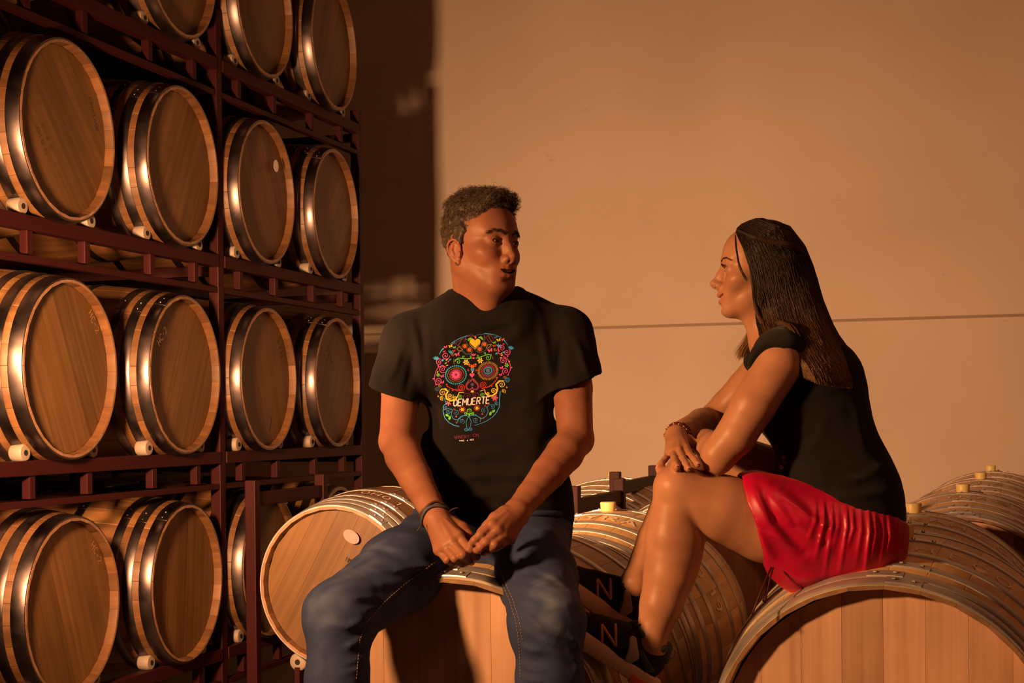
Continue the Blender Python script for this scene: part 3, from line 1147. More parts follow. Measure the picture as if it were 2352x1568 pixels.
def skin_mat(name, c0, c1, c2, rough=.5):
    m = mat(name, c1, rough)
    b = m.node_tree.nodes['Principled BSDF']
    tc = N(m, 'ShaderNodeTexCoord')
    n = N(m, 'ShaderNodeTexNoise'); n.inputs['Scale'].default_value = 14; n.inputs['Detail'].default_value = 6
    L(m, tc, 'Object', n, 'Vector')
    r = ramp(m, [(.3, c0), (.5, c1), (.7, c2)])
    L(m, n, 'Fac', r, 'Fac')
    at = N(m, 'ShaderNodeAttribute'); at.attribute_name = 'tint'
    mx = N(m, 'ShaderNodeMix', data_type='RGBA', blend_type='MIX')
    sp = N(m, 'ShaderNodeSeparateColor')
    L(m, at, 'Color', sp, 'Color')
    # red channel: lips / blush, green channel: brows, beard shadow
    m.node_tree.links.new(sp.outputs[0], mx.inputs[0])
    m.node_tree.links.new(r.outputs['Color'], mx.inputs[6])
    mx.inputs[7].default_value = (0.42, 0.10, 0.075, 1)
    mx2 = N(m, 'ShaderNodeMix', data_type='RGBA', blend_type='MIX')
    m.node_tree.links.new(sp.outputs[1], mx2.inputs[0])
    m.node_tree.links.new(mx.outputs[2], mx2.inputs[6])
    mx2.inputs[7].default_value = (0.035, 0.018, 0.012, 1)
    m.node_tree.links.new(mx2.outputs[2], b.inputs['Base Color'])
    n3 = N(m, 'ShaderNodeTexNoise'); n3.inputs['Scale'].default_value = 420; n3.inputs['Detail'].default_value = 3
    L(m, tc, 'Object', n3, 'Vector')
    bp = N(m, 'ShaderNodeBump'); bp.inputs['Strength'].default_value = .25; bp.inputs['Distance'].default_value = .0006
    L(m, n3, 'Fac', bp, 'Height'); L(m, bp, 0, b, 'Normal')
    b.inputs['Subsurface Weight'].default_value = .12
    b.inputs['Subsurface Radius'].default_value = (.012, .004, .002)
    b.inputs['Specular IOR Level'].default_value = .26
    return m


def set_tint(me, V, fn):
    at = me.color_attributes.new('tint', 'FLOAT_COLOR', 'POINT')
    c = np.zeros((len(me.vertices), 4)); c[:, 3] = 1
    co = np.empty(len(me.vertices) * 3); me.vertices.foreach_get('co', co)
    c[:, :2] = fn(co.reshape(-1, 3))
    at.data.foreach_set('color', c.ravel())


def gauss(Q, pts, r):
    """closeness of points to a polyline"""
    d = np.full(len(Q), 9.0)
    for a, b in zip(pts, pts[1:]):
        a, b = np.array(a, float), np.array(b, float)
        t = np.clip(((Q - a) @ (b - a)) / ((b - a) @ (b - a)), 0, 1)
        d = np.minimum(d, np.linalg.norm(Q - a - t[:, None] * (b - a), axis=1))
    return np.clip(1.35 - d / r, 0, 1)


def face_tint(Mh, female, lip=.75, brow=.85, beard=.0):
    Mi = np.array(Mh.inverted())

    def fn(V):
        Q = V @ Mi[:3, :3].T + Mi[:3, 3]
        Qs = Q.copy(); Qs[:, 0] = np.abs(Qs[:, 0])
        up = [(0, .1020, -.0625), (.007, .1015, -.0615), (.017, .0955, -.0625), (.027, .087, -.062), (.034, .077, -.061)]
        lo = [(0, .0985, -.0830), (.014, .0945, -.0810), (.026, .086, -.0745), (.034, .077, -.064)]
        r = np.maximum(gauss(Qs, up, .0050), gauss(Qs, lo, .0062)) * lip
        bl = np.clip(1.2 - np.linalg.norm(Qs - np.array([.040, .07, -.035]), axis=1) / .028, 0, 1) * .22
        ear = np.clip(1.2 - np.linalg.norm(Qs - np.array([.08, -.012, -.008]), axis=1) / .03, 0, 1) * .25
        g = gauss(Qs, [(.012, .094, .0185), (.024, .090, .0245), (.038, .080, .0250), (.048, .070, .0190)], .0048 if not female else .0026) * brow
        if beard:
            bb = np.clip((-.050 - Qs[:, 2]) / .012, 0, 1) * np.clip((Qs[:, 1] - .0) / .03, 0, 1) * (Qs[:, 2] > -.14)
            g = np.maximum(g, bb * beard)
        lash = gauss(Qs, [(.0190, .0805, .0000), (.025, .0865, .0034), (.032, .0875, .0042), (.039, .0860, .0042), (.0455, .0795, .0018)], .0015 if not female else .0020) * .9
        g = np.maximum(g, lash)
        near = (np.linalg.norm(Q, axis=1) < .2)
        return np.stack([np.maximum(r, np.maximum(bl, ear)) * near, g * near], 1)
    return fn


M_SKIN_M = skin_mat('tanned_skin', (.22, .092, .058), (.27, .116, .073), (.315, .14, .09), .47)
M_SKIN_W = skin_mat('light_tanned_skin', (.38, .185, .115), (.44, .22, .135), (.49, .255, .16), .42)
M_EYE = mat('eye_white', (.62, .55, .48), .12)
M_IRIS = mat('dark_iris', (.035, .018, .010), .08)
M_TEETH = mat('teeth', (.92, .85, .75), .25)


def eyeball(parent, Mh, look, x, r=.0118):
    """eyeball with iris and pupil disc as a child; look: direction in the head frame"""
    c = Vector((x, .0728, -.0005))
    mb = MB()
    prof = [(r * math.sin(a), r * math.cos(a)) for a in [PI * i / 14 for i in range(15)]]
    prof = [(max(p, 1e-5), q) for p, q in prof]
    z = Vector(look).normalized()
    R = z.to_track_quat('Y', 'Z').to_matrix().to_4x4()
    Mx = Matrix.Translation(c) @ R
    mb.lathe(prof, 20, Mx)
    e = link('eyeball', fix_normals(mb.mesh('eyeball', M_EYE, True)), parent)
    e.matrix_world = Mh
    mb = MB().lathe([(1e-5, r + .0007), (.0035, r * .965 + .0006), (.0056, r * .885 + .0003), (.0058, r * .86)], 20, Mx)
    i = link('iris', fix_normals(mb.mesh('iris', M_IRIS, True)), e)
    return e


def teeth(parent, Mh, n=9):
    o = None
    for i in range(n):
        t = (i - (n - 1) / 2) / (n / 2)
        x = t * .0260
        y = .0905 - 15.2 * x * x
        w = .0062 - abs(t) * .0012
        me = bevel(MB().box((0, 0, 0), (w, .004, .0095)).mesh('tooth', M_TEETH), .0011, 2)
        me.polygons.foreach_set('use_smooth', [True] * len(me.polygons))
        k = link('tooth', me, parent)
        k.matrix_world = Mh @ Matrix.Translation((x, y, -.0675 + abs(t) * .0040)) @ Matrix.Rotation(-math.atan(2 * 15.2 * x), 4, 'Z')
# ------------------------------------------------------------------ the man
def Z3(x, y, D): return P(900 + x / 6.533, 1100 + y / 6.533, D)


MAN_HEAD_D = 3.52
mh_c = P(1106, 563, MAN_HEAD_D)
ray = Vector((mh_c.x, mh_c.y, 0)).normalized()
yaw = math.radians(43)
fwd = (-ray) * math.cos(yaw) + ray.cross(Vector((0, 0, 1))) * math.sin(yaw)
fwd.z = .0
MH = facing(mh_c, fwd, (.03, 0, 1), .985)
man = empty('person', Matrix.Translation(P(1130, 1300, 3.62)),
            'man in black floral skull t-shirt and blue jeans, seated on a barrel, hands together', 'person')


def adopt(name, me, parent):
    o = link(name, me, parent)
    o.matrix_world = Matrix.Identity(4)
    return o


B = Body()
B.T = MH
head_ops(B, False)
B.T = None
neck0 = MH @ Vector((0, -.020, -.050))
neckb = P(1112, 735, 3.60)
B.cone(neck0, neckb, .060, .066, .02)
B.cone(MH @ Vector((0, .030, -.088)), P(1118, 712, 3.52), .030, .035, .04)
# trapezius, shoulders
shR, shL = P(932, 785, 3.62), P(1308, 782, 3.60)
B.cone(P(1105, 735, 3.64), shR, .045, .040, .04)
B.cone(P(1120, 735, 3.64), shL, .045, .040, .04)
# trunk
B.cone(P(1060, 830, 3.63), P(1180, 830, 3.63), .085, .085, .05, flat=((0, 1, 0), .95))
B.cone(P(1110, 850, 3.63), P(1135, 1180, 3.66), .095, .095, .05)
# arms
elR, elL = P(912, 1010, 3.50), P(1322, 1006, 3.48)
wrR, wrL = P(1000, 1186, 3.30), P(1190, 1172, 3.29)
B.chain([shR, (shR + elR) / 2, elR], [.048, .0475, .0415], .006)
B.chain([shL, (shL + elL) / 2, elL], [.048, .0475, .0415], .006)
for el, wr, sx in ((elR, wrR, -1), (elL, wrL, 1)):
    d = wr - el
    o_ = Vector((sx * .003, 0, 0))
    B.chain([el, el + d * .22 + o_, el + d * .5 + o_ * .5, el + d * .8, wr], [.0415, .0435, .0385, .0310, .0285], .006)
    B.ell(el + Vector((sx * .010, .016, -.010)), (.022, .022, .022), .03)
# right hand (picture left): back of the hand up, fingers curled down
RH = dict(
    idx=[Z3(1010, 860, 3.235), Z3(1170, 1060, 3.205), Z3(1262, 1165, 3.225), Z3(1215, 1200, 3.262)],
    mid=[Z3(905, 950, 3.228), Z3(1065, 1140, 3.195), Z3(1150, 1222, 3.218), Z3(1190, 1240, 3.255)],
    rng=[Z3(800, 1020, 3.232), Z3(950, 1190, 3.200), Z3(1060, 1262, 3.222), Z3(1100, 1262, 3.258)],
    pnk=[Z3(705, 1070, 3.245), Z3(830, 1215, 3.220), Z3(905, 1262, 3.240), Z3(960, 1262, 3.268)])
wv = wrR
for k_, r0, r1 in (('idx', .0105, .0086), ('mid', .0108, .0088), ('rng', .0102, .0082), ('pnk', .0092, .0074)):
    m0 = RH[k_][0]
    B.cone(wv + (m0 - wv) * .12, m0, .021, .0125, .016)
    B.ell(m0 + Vector((0, -.002, .002)), (.0108, .0108, .0108), .006)
for k_, r0, r1 in (('idx', .0105, .0086), ('mid', .0108, .0088), ('rng', .0102, .0082), ('pnk', .0092, .0074)):
    finger(B, RH[k_], r0, r1, .0035)
finger(B, [Z3(860, 640, 3.29), Z3(1060, 740, 3.27), Z3(1150, 850, 3.262), Z3(1190, 1000, 3.262)], .016, .0095, .006)
# left hand (picture right): fingers over the other hand
LH = dict(
    idx=[Z3(1500, 690, 3.215), Z3(1330, 838, 3.198), Z3(1245, 915, 3.196), Z3(1205, 955, 3.203)],
    mid=[Z3(1590, 775, 3.212), Z3(1420, 945, 3.192), Z3(1335, 1020, 3.190), Z3(1285, 1068, 3.198)],
    rng=[Z3(1690, 850, 3.220), Z3(1545, 985, 3.190), Z3(1450, 1065, 3.205), Z3(1385, 1105, 3.225)],
    pnk=[Z3(1775, 900, 3.235), Z3(1640, 985, 3.212), Z3(1560, 1030, 3.222), Z3(1525, 1045, 3.240)])
wv = wrL
for k_, r0, r1 in (('idx', .0105, .0084), ('mid', .0106, .0086), ('rng', .0100, .0080), ('pnk', .0092, .0076)):
    m0 = LH[k_][0]
    B.cone(wv + (m0 - wv) * .12, m0, .021, .0122, .016)
    B.ell(m0 + Vector((0, -.002, .001)), (.0104, .0104, .0104), .006)
for k_, r0, r1 in (('idx', .0105, .0084), ('mid', .0106, .0086), ('rng', .0100, .0080), ('pnk', .0092, .0076)):
    finger(B, LH[k_], r0, r1, .0035)
finger(B, [Z3(1690, 500, 3.262), Z3(1550, 590, 3.245), Z3(1440, 700, 3.245), Z3(1330, 800, 3.240)], .016, .0095, .006)
# tendons and veins on the backs
for H, wv in ((RH, wrR), (LH, wrL)):
    for k_ in ('idx', 'mid', 'rng'):
        a = H[k_][0]
        B.chain([wv + (a - wv) * .45 + Vector((0, -.0150, .0135)), a + Vector((0, -.0085, .0065))], [.0022, .0030], .006)
lo = Vector((-.42, 3.10, .70)); hi = Vector((.34, 3.86, 1.98))
V, Q = B.nets(lo, hi, .0030)
MHi = np.array(MH.inverted())


def face_mask(c):
    q = c @ MHi[:3, :3].T + MHi[:3, 3]
    return (q[:, 1] > -.045) & (np.abs(q[:, 2]) < .13) & (np.linalg.norm(q, axis=1) < .17)


V, Q = refine(V, Q, face_mask, B)


def fine_mask(Mi):
    def fn(c):
        q = c @ Mi[:3, :3].T + Mi[:3, 3]
        return (q[:, 1] > .066) & (q[:, 2] < .016) & (q[:, 2] > -.09) & (np.abs(q[:, 0]) < .052) & (np.linalg.norm(q, axis=1) < .15)
    return fn


V, Q = refine(V, Q, fine_mask(MHi), B)
me = np_mesh('body', V, Q, M_SKIN_M)
set_tint(me, V, face_tint(MH, False, .45, .9, .10))
man_body = adopt('body', me, man)
for x in (-.0315, .0315):
    eyeball(man, MH, (-.30, 1, -.02), x)
teeth(man, MH)
# ------------------------------------------------------------------ clothes of the man


def fabric(name, c0, c1, rough=.85, sheen=.2, scale=500, bump=.25):
    m = mat(name, c1, rough)
    b = m.node_tree.nodes['Principled BSDF']
    tc = N(m, 'ShaderNodeTexCoord')
    n = N(m, 'ShaderNodeTexNoise'); n.inputs['Scale'].default_value = 7; n.inputs['Detail'].default_value = 4
    L(m, tc, 'Object', n, 'Vector')
    r = ramp(m, [(.35, c0), (.65, c1)])
    L(m, n, 'Fac', r, 'Fac'); L(m, r, 'Color', b, 'Base Color')
    n2 = N(m, 'ShaderNodeTexNoise'); n2.inputs['Scale'].default_value = scale
    L(m, tc, 'Object', n2, 'Vector')
    bp = N(m, 'ShaderNodeBump'); bp.inputs['Strength'].default_value = bump; bp.inputs['Distance'].default_value = .0008
    L(m, n2, 'Fac', bp, 'Height'); L(m, bp, 0, b, 'Normal')
    b.inputs['Specular IOR Level'].default_value = .12
    b.inputs['Sheen Weight'].default_value = sheen
    b.inputs['Sheen Roughness'].default_value = .5
    return m


M_TEE = fabric('black_cotton', (.009, .0085, .010), (.014, .0125, .014), .92, .02)
M_TEE_W = fabric('black_jersey', (.008, .008, .009), (.013, .012, .014), .9, .10)


def denim():
    m = mat('blue_denim', (.03, .045, .09), .85)
    b = m.node_tree.nodes['Principled BSDF']
    tc = N(m, 'ShaderNodeTexCoord')
    n = N(m, 'ShaderNodeTexNoise'); n.inputs['Scale'].default_value = 5; n.inputs['Detail'].default_value = 5
    L(m, tc, 'Object', n, 'Vector')
    at = N(m, 'ShaderNodeAttribute'); at.attribute_name = 'tint'
    sp = N(m, 'ShaderNodeSeparateColor'); L(m, at, 'Color', sp, 'Color')
    ad = N(m, 'ShaderNodeMath', operation='ADD')
    mm = N(m, 'ShaderNodeMath', operation='MULTIPLY'); mm.inputs[1].default_value = .35
    L(m, n, 'Fac', mm, 0)
    m.node_tree.links.new(sp.outputs[0], ad.inputs[0]); L(m, mm, 0, ad, 1)
    r = ramp(m, [(.05, (.014, .028, .095)), (.35, (.028, .050, .15)), (.75, (.10, .14, .27)), (1.0, (.20, .24, .38))])
    L(m, ad, 0, r, 'Fac')
    # twill
    wv = N(m, 'ShaderNodeTexNoise'); wv.inputs['Scale'].default_value = 900; wv.inputs['Detail'].default_value = 2
    mp = N(m, 'ShaderNodeMapping'); mp.inputs['Scale'].default_value = (1, 1, .25)
    L(m, tc, 'Object', mp, 'Vector'); L(m, mp, 0, wv, 'Vector')
    mx = N(m, 'ShaderNodeMix', data_type='RGBA', blend_type='MULTIPLY'); mx.inputs[0].default_value = .6
    r2 = ramp(m, [(.3, (.6, .6, .6)), (.7, (1.25, 1.25, 1.25))]); L(m, wv, 'Fac', r2, 'Fac')
    m.node_tree.links.new(r.outputs['Color'], mx.inputs[6]); m.node_tree.links.new(r2.outputs['Color'], mx.inputs[7])
    m.node_tree.links.new(mx.outputs[2], b.inputs['Base Color'])
    bp = N(m, 'ShaderNodeBump'); bp.inputs['Strength'].default_value = .35; bp.inputs['Distance'].default_value = .0008
    L(m, wv, 'Fac', bp, 'Height'); L(m, bp, 0, b, 'Normal')
    return m


M_DENIM = denim()
M_THREAD = mat('seam_thread', (.30, .20, .13), .8)
M_LEATHER = mat('brown_cord', (.07, .035, .025), .6)
M_BLUECORD = mat('blue_cord', (.05, .06, .10), .6)


def crease(pts, r, h, D0=3.5):
    """soft ridge (h > 0) or groove (h < 0) across a garment, following a line given in the picture plane"""
    pts = [A3(p) for p in pts]
    p2 = [np.array([p[0] / p[1] * D0, (p[2] - CAMZ) / p[1] * D0]) for p in pts]
    lo_ = np.min(p2, 0) - 3 * r; hi_ = np.max(p2, 0) + 3 * r

    def fn(Pn):
        out = np.zeros(len(Pn))
        u = np.stack([Pn[:, 0] / Pn[:, 1] * D0, (Pn[:, 2] - CAMZ) / Pn[:, 1] * D0], 1)
        m = ((u > lo_) & (u < hi_)).all(1)
        if m.any():
            q = u[m]; d = np.full(len(q), 9.0); tt = np.zeros(len(q)); n = len(pts) - 1
            for i, (a, b) in enumerate(zip(p2, p2[1:])):
                t = np.clip(((q - a) @ (b - a)) / ((b - a) @ (b - a)), 0, 1)
                e = np.linalg.norm(q - a - t[:, None] * (b - a), axis=1)
                w_ = e < d
                d = np.where(w_, e, d); tt = np.where(w_, (i + t) / n, tt)
            out[m] = h * np.exp(-(d / r) ** 2) * np.sin(np.pi * np.clip(tt, .04, .96)) ** .6
        return out
    return fn


T = Body()
# trunk
T.cone(P(1045, 850, 3.60), P(1205, 850, 3.60), .112, .112, .04, flat=((0, 1, 0), .98))
T.cone(P(1075, 1010, 3.60), P(1190, 1010, 3.60), .112, .112, .06, flat=((0, 1, 0), 1.0))
T.cone(P(1090, 1120, 3.60), P(1190, 1120, 3.61), .126, .126, .06)
T.cone(P(1100, 1190, 3.62), P(1195, 1195, 3.62), .128, .128, .05, clip=[(P(1140, 1218, 3.6), (-.03, -.25, -1))])
# shoulders
T.cone(P(1052, 722, 3.62), P(942, 784, 3.60), .056, .060, .04)
T.cone(P(1180, 716, 3.62), P(1292, 766, 3.59), .056, .062, .04)
T.cone(P(1060, 742, 3.56), P(1170, 742, 3.56), .075, .075, .05)
# sleeves
sR0, sR1 = P(936, 782, 3.60), P(906, 940, 3.545)
sL0, sL1 = P(1302, 772, 3.59), P(1320, 925, 3.54)
T.cone(sR0, sR1, .062, .078, .03, clip=[(P(903, 903, 3.53), (-.296, .10, -.955))])
T.cone(sL0, sL1, .064, .078, .03, clip=[(P(1328, 876, 3.53), (.31, .10, -.95))])
T.cone(P(912, 892, 3.56), P(905, 950, 3.555), .050, .066, .006, 's')
T.cone(P(1322, 872, 3.556), P(1325, 930, 3.55), .050, .064, .006, 's')
# neck opening and its ribbed band
NKA, NKB = A3(P(1116, 640, 3.62)), A3(P(1113, 714, 3.555))
NK = Body().cone(NKA, NKB, .080, .064)
T.cone(NKA, NKB, .080, .064, .004, 's')
T.disp.append(lambda q: .0030 * (lambda d: 1 / (1 + np.exp(-(d + .004) / .001)) * 1 / (1 + np.exp((d - .019) / .0012)))(NK.ev(q)))
# folds
FOLD = [((948, 735), (962, 800), (972, 900), .011, .005), ((985, 725), (985, 800), (990, 880), .010, .004), ((1010, 735), (1020, 790), (1030, 850), .009, .003),
        ((968, 905), (985, 985), (1010, 1060), .014, -.007), ((1285, 900), (1270, 970), (1245, 1040), .014, -.006),
        ((985, 1075), (1060, 1095), (1150, 1090), .013, .006), ((990, 1120), (1080, 1140), (1190, 1125), .012, .006),
        ((1290, 1060), (1220, 1090), (1150, 1090), .013, .006), ((1298, 1110), (1220, 1140), (1120, 1150), .012, .005),
        ((990, 1160), (1090, 1175), (1200, 1170), .010, .006), ((1000, 1030), (1070, 1050), (1150, 1040), .014, .004),
        ((1245, 740), (1255, 810), (1265, 880), .012, .005), ((1290, 780), (1285, 830), (1282, 880), .010, -.005),
        ((925, 790), (905, 850), (880, 890), .010, .004), ((948, 820), (940, 870), (930, 905), .008, -.004),
        ((1318, 770), (1338, 820), (1352, 865), .010, .004), ((1060, 735), (1110, 750), (1170, 738), .010, .004),
        ((1200, 735), (1190, 770), (1150, 790), .014, .003)]
for a, b, c, r, h in FOLD:
    T.disp.append(crease([P(a[0], a[1], 3.50), P(b[0], b[1], 3.50), P(c[0], c[1], 3.50)], r * 1.0, h * 1.6))
T.disp.append(lambda q: .0022 * wob(q, 16.0, .7) + .0009 * wob(q, 48.0, 2.7))
Vt, Qt = T.nets(Vector((-.42, 3.3, .98)), Vector((.34, 3.9, 1.72)), .0037)
me = np_mesh('tshirt', Vt, Qt, M_TEE)
tee = adopt('tshirt', me, man)
# hem stitch lines of the sleeves and collar rib
bvh_t = BVHTree.FromPolygons([tuple(v) for v in Vt], [tuple(int(i) for i in q) for q in Qt])

# jeans -----------------------------------------------------------------
J = Body()
hipR, hipL = P(1045, 1222, 3.60), P(1210, 1222, 3.60)
knR, knL = P(779, 1412, 3.21), P(1257, 1432, 3.17)
anR, anL = P(772, 1900, 3.17), P(1262, 1905, 3.13)
J.cone(P(1085, 1205, 3.64), P(1185, 1205, 3.64), .125, .125, .05, clip=[(P(1130, 1166, 3.5), (0, .1, 1))])
J.cone(P(1080, 1250, 3.60), P(1185, 1250, 3.60), .105, .105, .05)
J.cone(hipR, (hipR + knR) / 2, .098, .090, .05); J.cone((hipR + knR) / 2, knR, .090, .076, .03)
J.cone(hipL, (hipL + knL) / 2, .098, .088, .05); J.cone((hipL + knL) / 2, knL, .088, .078, .03)
J.cone(knR + Vector((.0, .0, .0)), P(775, 1560, 3.19), .073, .064, .03)
J.cone(P(775, 1560, 3.19), anR, .064, .062, .03)
J.cone(knL, P(1262, 1570, 3.16), .074, .067, .03)
J.cone(P(1262, 1570, 3.16), anL, .067, .064, .03)
J.cone(P(1085, 1275, 3.50), P(1150, 1275, 3.50), .045, .045, .05)
JF = [((925, 1165, 3.4), (975, 1172, 3.4), (1020, 1180, 3.4), .008, .006), ((835, 1300, 3.2), (900, 1312, 3.2), (990, 1300, 3.2), .008, .006),
      ((770, 1372, 3.1), (830, 1372, 3.1), (905, 1372, 3.1), .008, .004), ((1210, 1210, 3.4), (1260, 1215, 3.4), (1300, 1240, 3.4), .009, .006),
      ((1170, 1320, 3.2), (1230, 1315, 3.2), (1300, 1350, 3.2), .008, -.004), ((1195, 1440, 3.1), (1235, 1465, 3.1), (1285, 1485, 3.1), .008, .004),
      ((720, 1450, 3.1), (740, 1500, 3.1), (738, 1560, 3.1), .010, .004), ((835, 1530, 3.1), (815, 1540, 3.1), (785, 1545, 3.1), .007, .006),
      ((1192, 1545, 3.1), (1215, 1560, 3.1), (1250, 1565, 3.1), .007, .005), ((1310, 1455, 3.1), (1325, 1475, 3.1), (1330, 1500, 3.1), .007, .006),
      ((905, 1185, 3.43), (960, 1195, 3.45), (1020, 1200, 3.46), .010, .006), ((880, 1215, 3.38), (950, 1225, 3.40), (1030, 1245, 3.42), .011, .007),
      ((860, 1250, 3.33), (930, 1262, 3.35), (1010, 1285, 3.40), .011, .007), ((860, 1280, 3.32), (940, 1298, 3.34), (1020, 1305, 3.38), .010, .006),
      ((790, 1330, 3.20), (860, 1345, 3.24), (950, 1330, 3.30), .012, .005), ((830, 1405, 3.16), (870, 1395, 3.2), (930, 1360, 3.27), .011, .006),
      ((755, 1430, 3.12), (800, 1440, 3.12), (845, 1420, 3.16), .010, .006), ((845, 1455, 3.17), (820, 1475, 3.12), (790, 1490, 3.10), .010, .007),
      ((845, 1500, 3.17), (825, 1515, 3.12), (790, 1525, 3.11), .009, .006), ((1150, 1300, 3.42), (1190, 1270, 3.42), (1250, 1250, 3.45), .011, .006),
      ((1170, 1345, 3.3), (1220, 1350, 3.25), (1290, 1320, 3.28), .012, .005), ((1195, 1400, 3.16), (1240, 1440, 3.08), (1275, 1462, 3.08), .010, .006),
      ((1195, 1375, 3.18), (1250, 1400, 3.1), (1300, 1390, 3.14), .011, .005), ((1195, 1480, 3.14), (1215, 1492, 3.10), (1250, 1500, 3.09), .009, .006),
      ((1192, 1520, 3.14), (1215, 1535, 3.10), (1245, 1540, 3.09), .009, .006), ((1310, 1500, 3.16), (1330, 1520, 3.2), (1325, 1550, 3.2), .010, .006)]
for a, b, c, r, h in JF:
    J.disp.append(crease([P(*a), P(*b), P(*c)], r * .85, h * 1.0, 3.3))
J.disp.append(lambda q: .0026 * wob(q, 20.0, 2.1) + .0010 * wob(q, 55.0, .3))
Vj, Qj = J.nets(Vector((-.55, 3.02, .20)), Vector((.40, 3.86, 1.20)), .0050)
me = np_mesh('jeans', Vj, Qj, M_DENIM)


def fade(V):
    r = np.zeros(len(V))
    for a, b, rad, am in ((P(1265, 1330, 3.17), P(1280, 1440, 3.09), .050, .62), (P(860, 1260, 3.32), P(745, 1400, 3.14), .060, .40), (P(730, 1420, 3.13), P(735, 1560, 3.12), .035, .22)):
        r = np.maximum(r, gauss(V, [A3(a), A3(b)], rad) * am)
    r = r * (.8 + .3 * wob(V, 60, 1.2))
    return np.stack([np.clip(r, 0, 1), r * 0], 1)


set_tint(me, V=Vj, fn=fade)
jeans = adopt('jeans', me, man)
bvh_j = BVHTree.FromPolygons([tuple(v) for v in Vj], [tuple(int(i) for i in q) for q in Qj])
CAMP = Vector((0, 0, CAMZ))


def on_surface(bvh, px, py, lift=.0012):
    """nearest surface point of a garment in front of the torso at that place"""
    d = (P(px, py, 3.0) - CAMP).normalized()
    h, n, i, t = bvh.ray_cast(CAMP + d * 1.5, d)
    if h is None: return None
    if n.dot(d) > 0: n = -n
    return h + n * lift


def stitches(bvh, pts, name, m, parent, r=.0009, dash=5.0, gap=3.2):
    mb = MB(); acc = []
    pos = dense(pts, dash)
    # walk the line in dashes
    line = dense(pts, 1.2); i = 0; n = len(line); stp = int((dash + gap) / 1.2); on = int(dash / 1.2)
    while i < n - on:
        seg = [on_surface(bvh, *line[i + j], .0008) for j in range(0, on + 1, 2)]
        if all(s is not None for s in seg) and len(seg) > 1 and (seg[0] - seg[-1]).length < .02:
            mb.tube(seg, r, 4)
        i += stp
    if mb.v:
        o = adopt(name, mb.mesh(name, m, True), parent); o['kind'] = 'stuff'
        return o


stitches(bvh_j, [(1139, 1300), (1152, 1335), (1170, 1375), (1184, 1420), (1193, 1470), (1196, 1560)], 'seam', M_THREAD, jeans)
stitches(bvh_j, [(1147, 1300), (1160, 1335), (1178, 1375), (1192, 1420), (1201, 1470)], 'seam', M_THREAD, jeans)
stitches(bvh_j, [(1000, 1290), (930, 1340), (880, 1385), (840, 1430), (826, 1470), (818, 1560)], 'seam', M_THREAD, jeans)
# belt loop and waistband
mb = MB()
wbp = [on_surface(bvh_j, x, 1178 + (x - 1040) * .02, .004) for x in range(985, 1290, 12)]
wbp = [p for p in wbp if p is not None]
mb.tube(wbp, .008, 8)
adopt('waistband', mb.mesh('waistband', M_DENIM, True), jeans)
lp = [on_surface(bvh_j, 1091, y, .009) for y in (1160, 1175, 1190, 1205)]
mb = MB()
for a, b in zip(lp, lp[1:]):
    mb.box((a + b) / 2, (.017, .004, (b - a).length * 1.05), (b - a).to_track_quat('Z', 'Y').to_matrix())
adopt('belt_loop', mb.mesh('belt_loop', M_DENIM), jeans)


# shoes far below the frame, so that the legs end properly
def plain_shoe(x, y, parent):
    b = Body()
    z0 = .0
    b.ell((x, y - .06, .050), (.050, .130, .050), .02)
    b.ell((x, y + .03, .080), (.042, .055, .060), .03)
    b.plane((0, 0, .012), (0, 0, -1))
    v, q = b.nets((x - .08, y - .22, -.01), (x + .08, y + .12, .17), .006)
    o = adopt('shoe', np_mesh('shoe', v, q, M_BLACK), parent)
    s = Body()
    s.cone((x, y - .13, .012), (x, y + .04, .012), .052, .042, .02, clip=[((0, 0, .024), (0, 0, 1)), ((0, 0, 0), (0, 0, -1))])
    v, q = s.nets((x - .08, y - .22, -.02), (x + .08, y + .12, .05), .006)
    adopt('sole', np_mesh('sole', v, q, M_RUBBER), o)


M_RUBBER = mat('pale_rubber', (.55, .40, .30), .7)
for an in (anR, anL):
    J2 = (an.x, an.y)
    plain_shoe(an.x, an.y + .0, man)

# bracelets on the right wrist
for off, r, m_, nm, wd in ((.0, .0030, M_LEATHER, 'cord_bracelet', 1.0), (.007, .0026, M_LEATHER, 'cord_bracelet', 1.0), (.014, .0038, M_BLUECORD, 'blue_bracelet', 1.0)):
    axv = (wrR - elR).normalized()
    c = wrR + axv * (off - .012)
    u = axv.orthogonal().normalized(); v_ = axv.cross(u)
    pts = []
    for i in range(29):
        a = 2 * PI * i / 28
        dirv = u * math.cos(a) + v_ * math.sin(a)
        # settle on the skin
        lo_, hi_ = .015, .06
        smp = np.array([A3(c + dirv * (lo_ + (hi_ - lo_) * k / 30)) for k in range(31)])
        dd = B.ev(smp)
        k = int(np.argmax(dd > 0)) if (dd > 0).any() else 15
        pts.append(c + dirv * (lo_ + (hi_ - lo_) * k / 30 + r * .6) + axv * (.003 * math.sin(3 * a + off * 300)))
    mb = MB().tube(pts, r, 8, cap=False)
    o = adopt(nm, mb.mesh(nm, m_, True), man)
    if nm == 'blue_bracelet': o['label'] = 'dark blue cord bracelet'
mb = MB().tube([Z3(860, 490, 3.262), Z3(900, 455, 3.25), Z3(950, 435, 3.245), Z3(1000, 428, 3.245)], .0011, 5)
mb.tube([Z3(462, 655, 3.262), Z3(430, 705, 3.255), Z3(375, 785, 3.25)], .0011, 5)
adopt('bracelet_cord_end', mb.mesh('bracelet_cord_end', M_LEATHER, True), man)

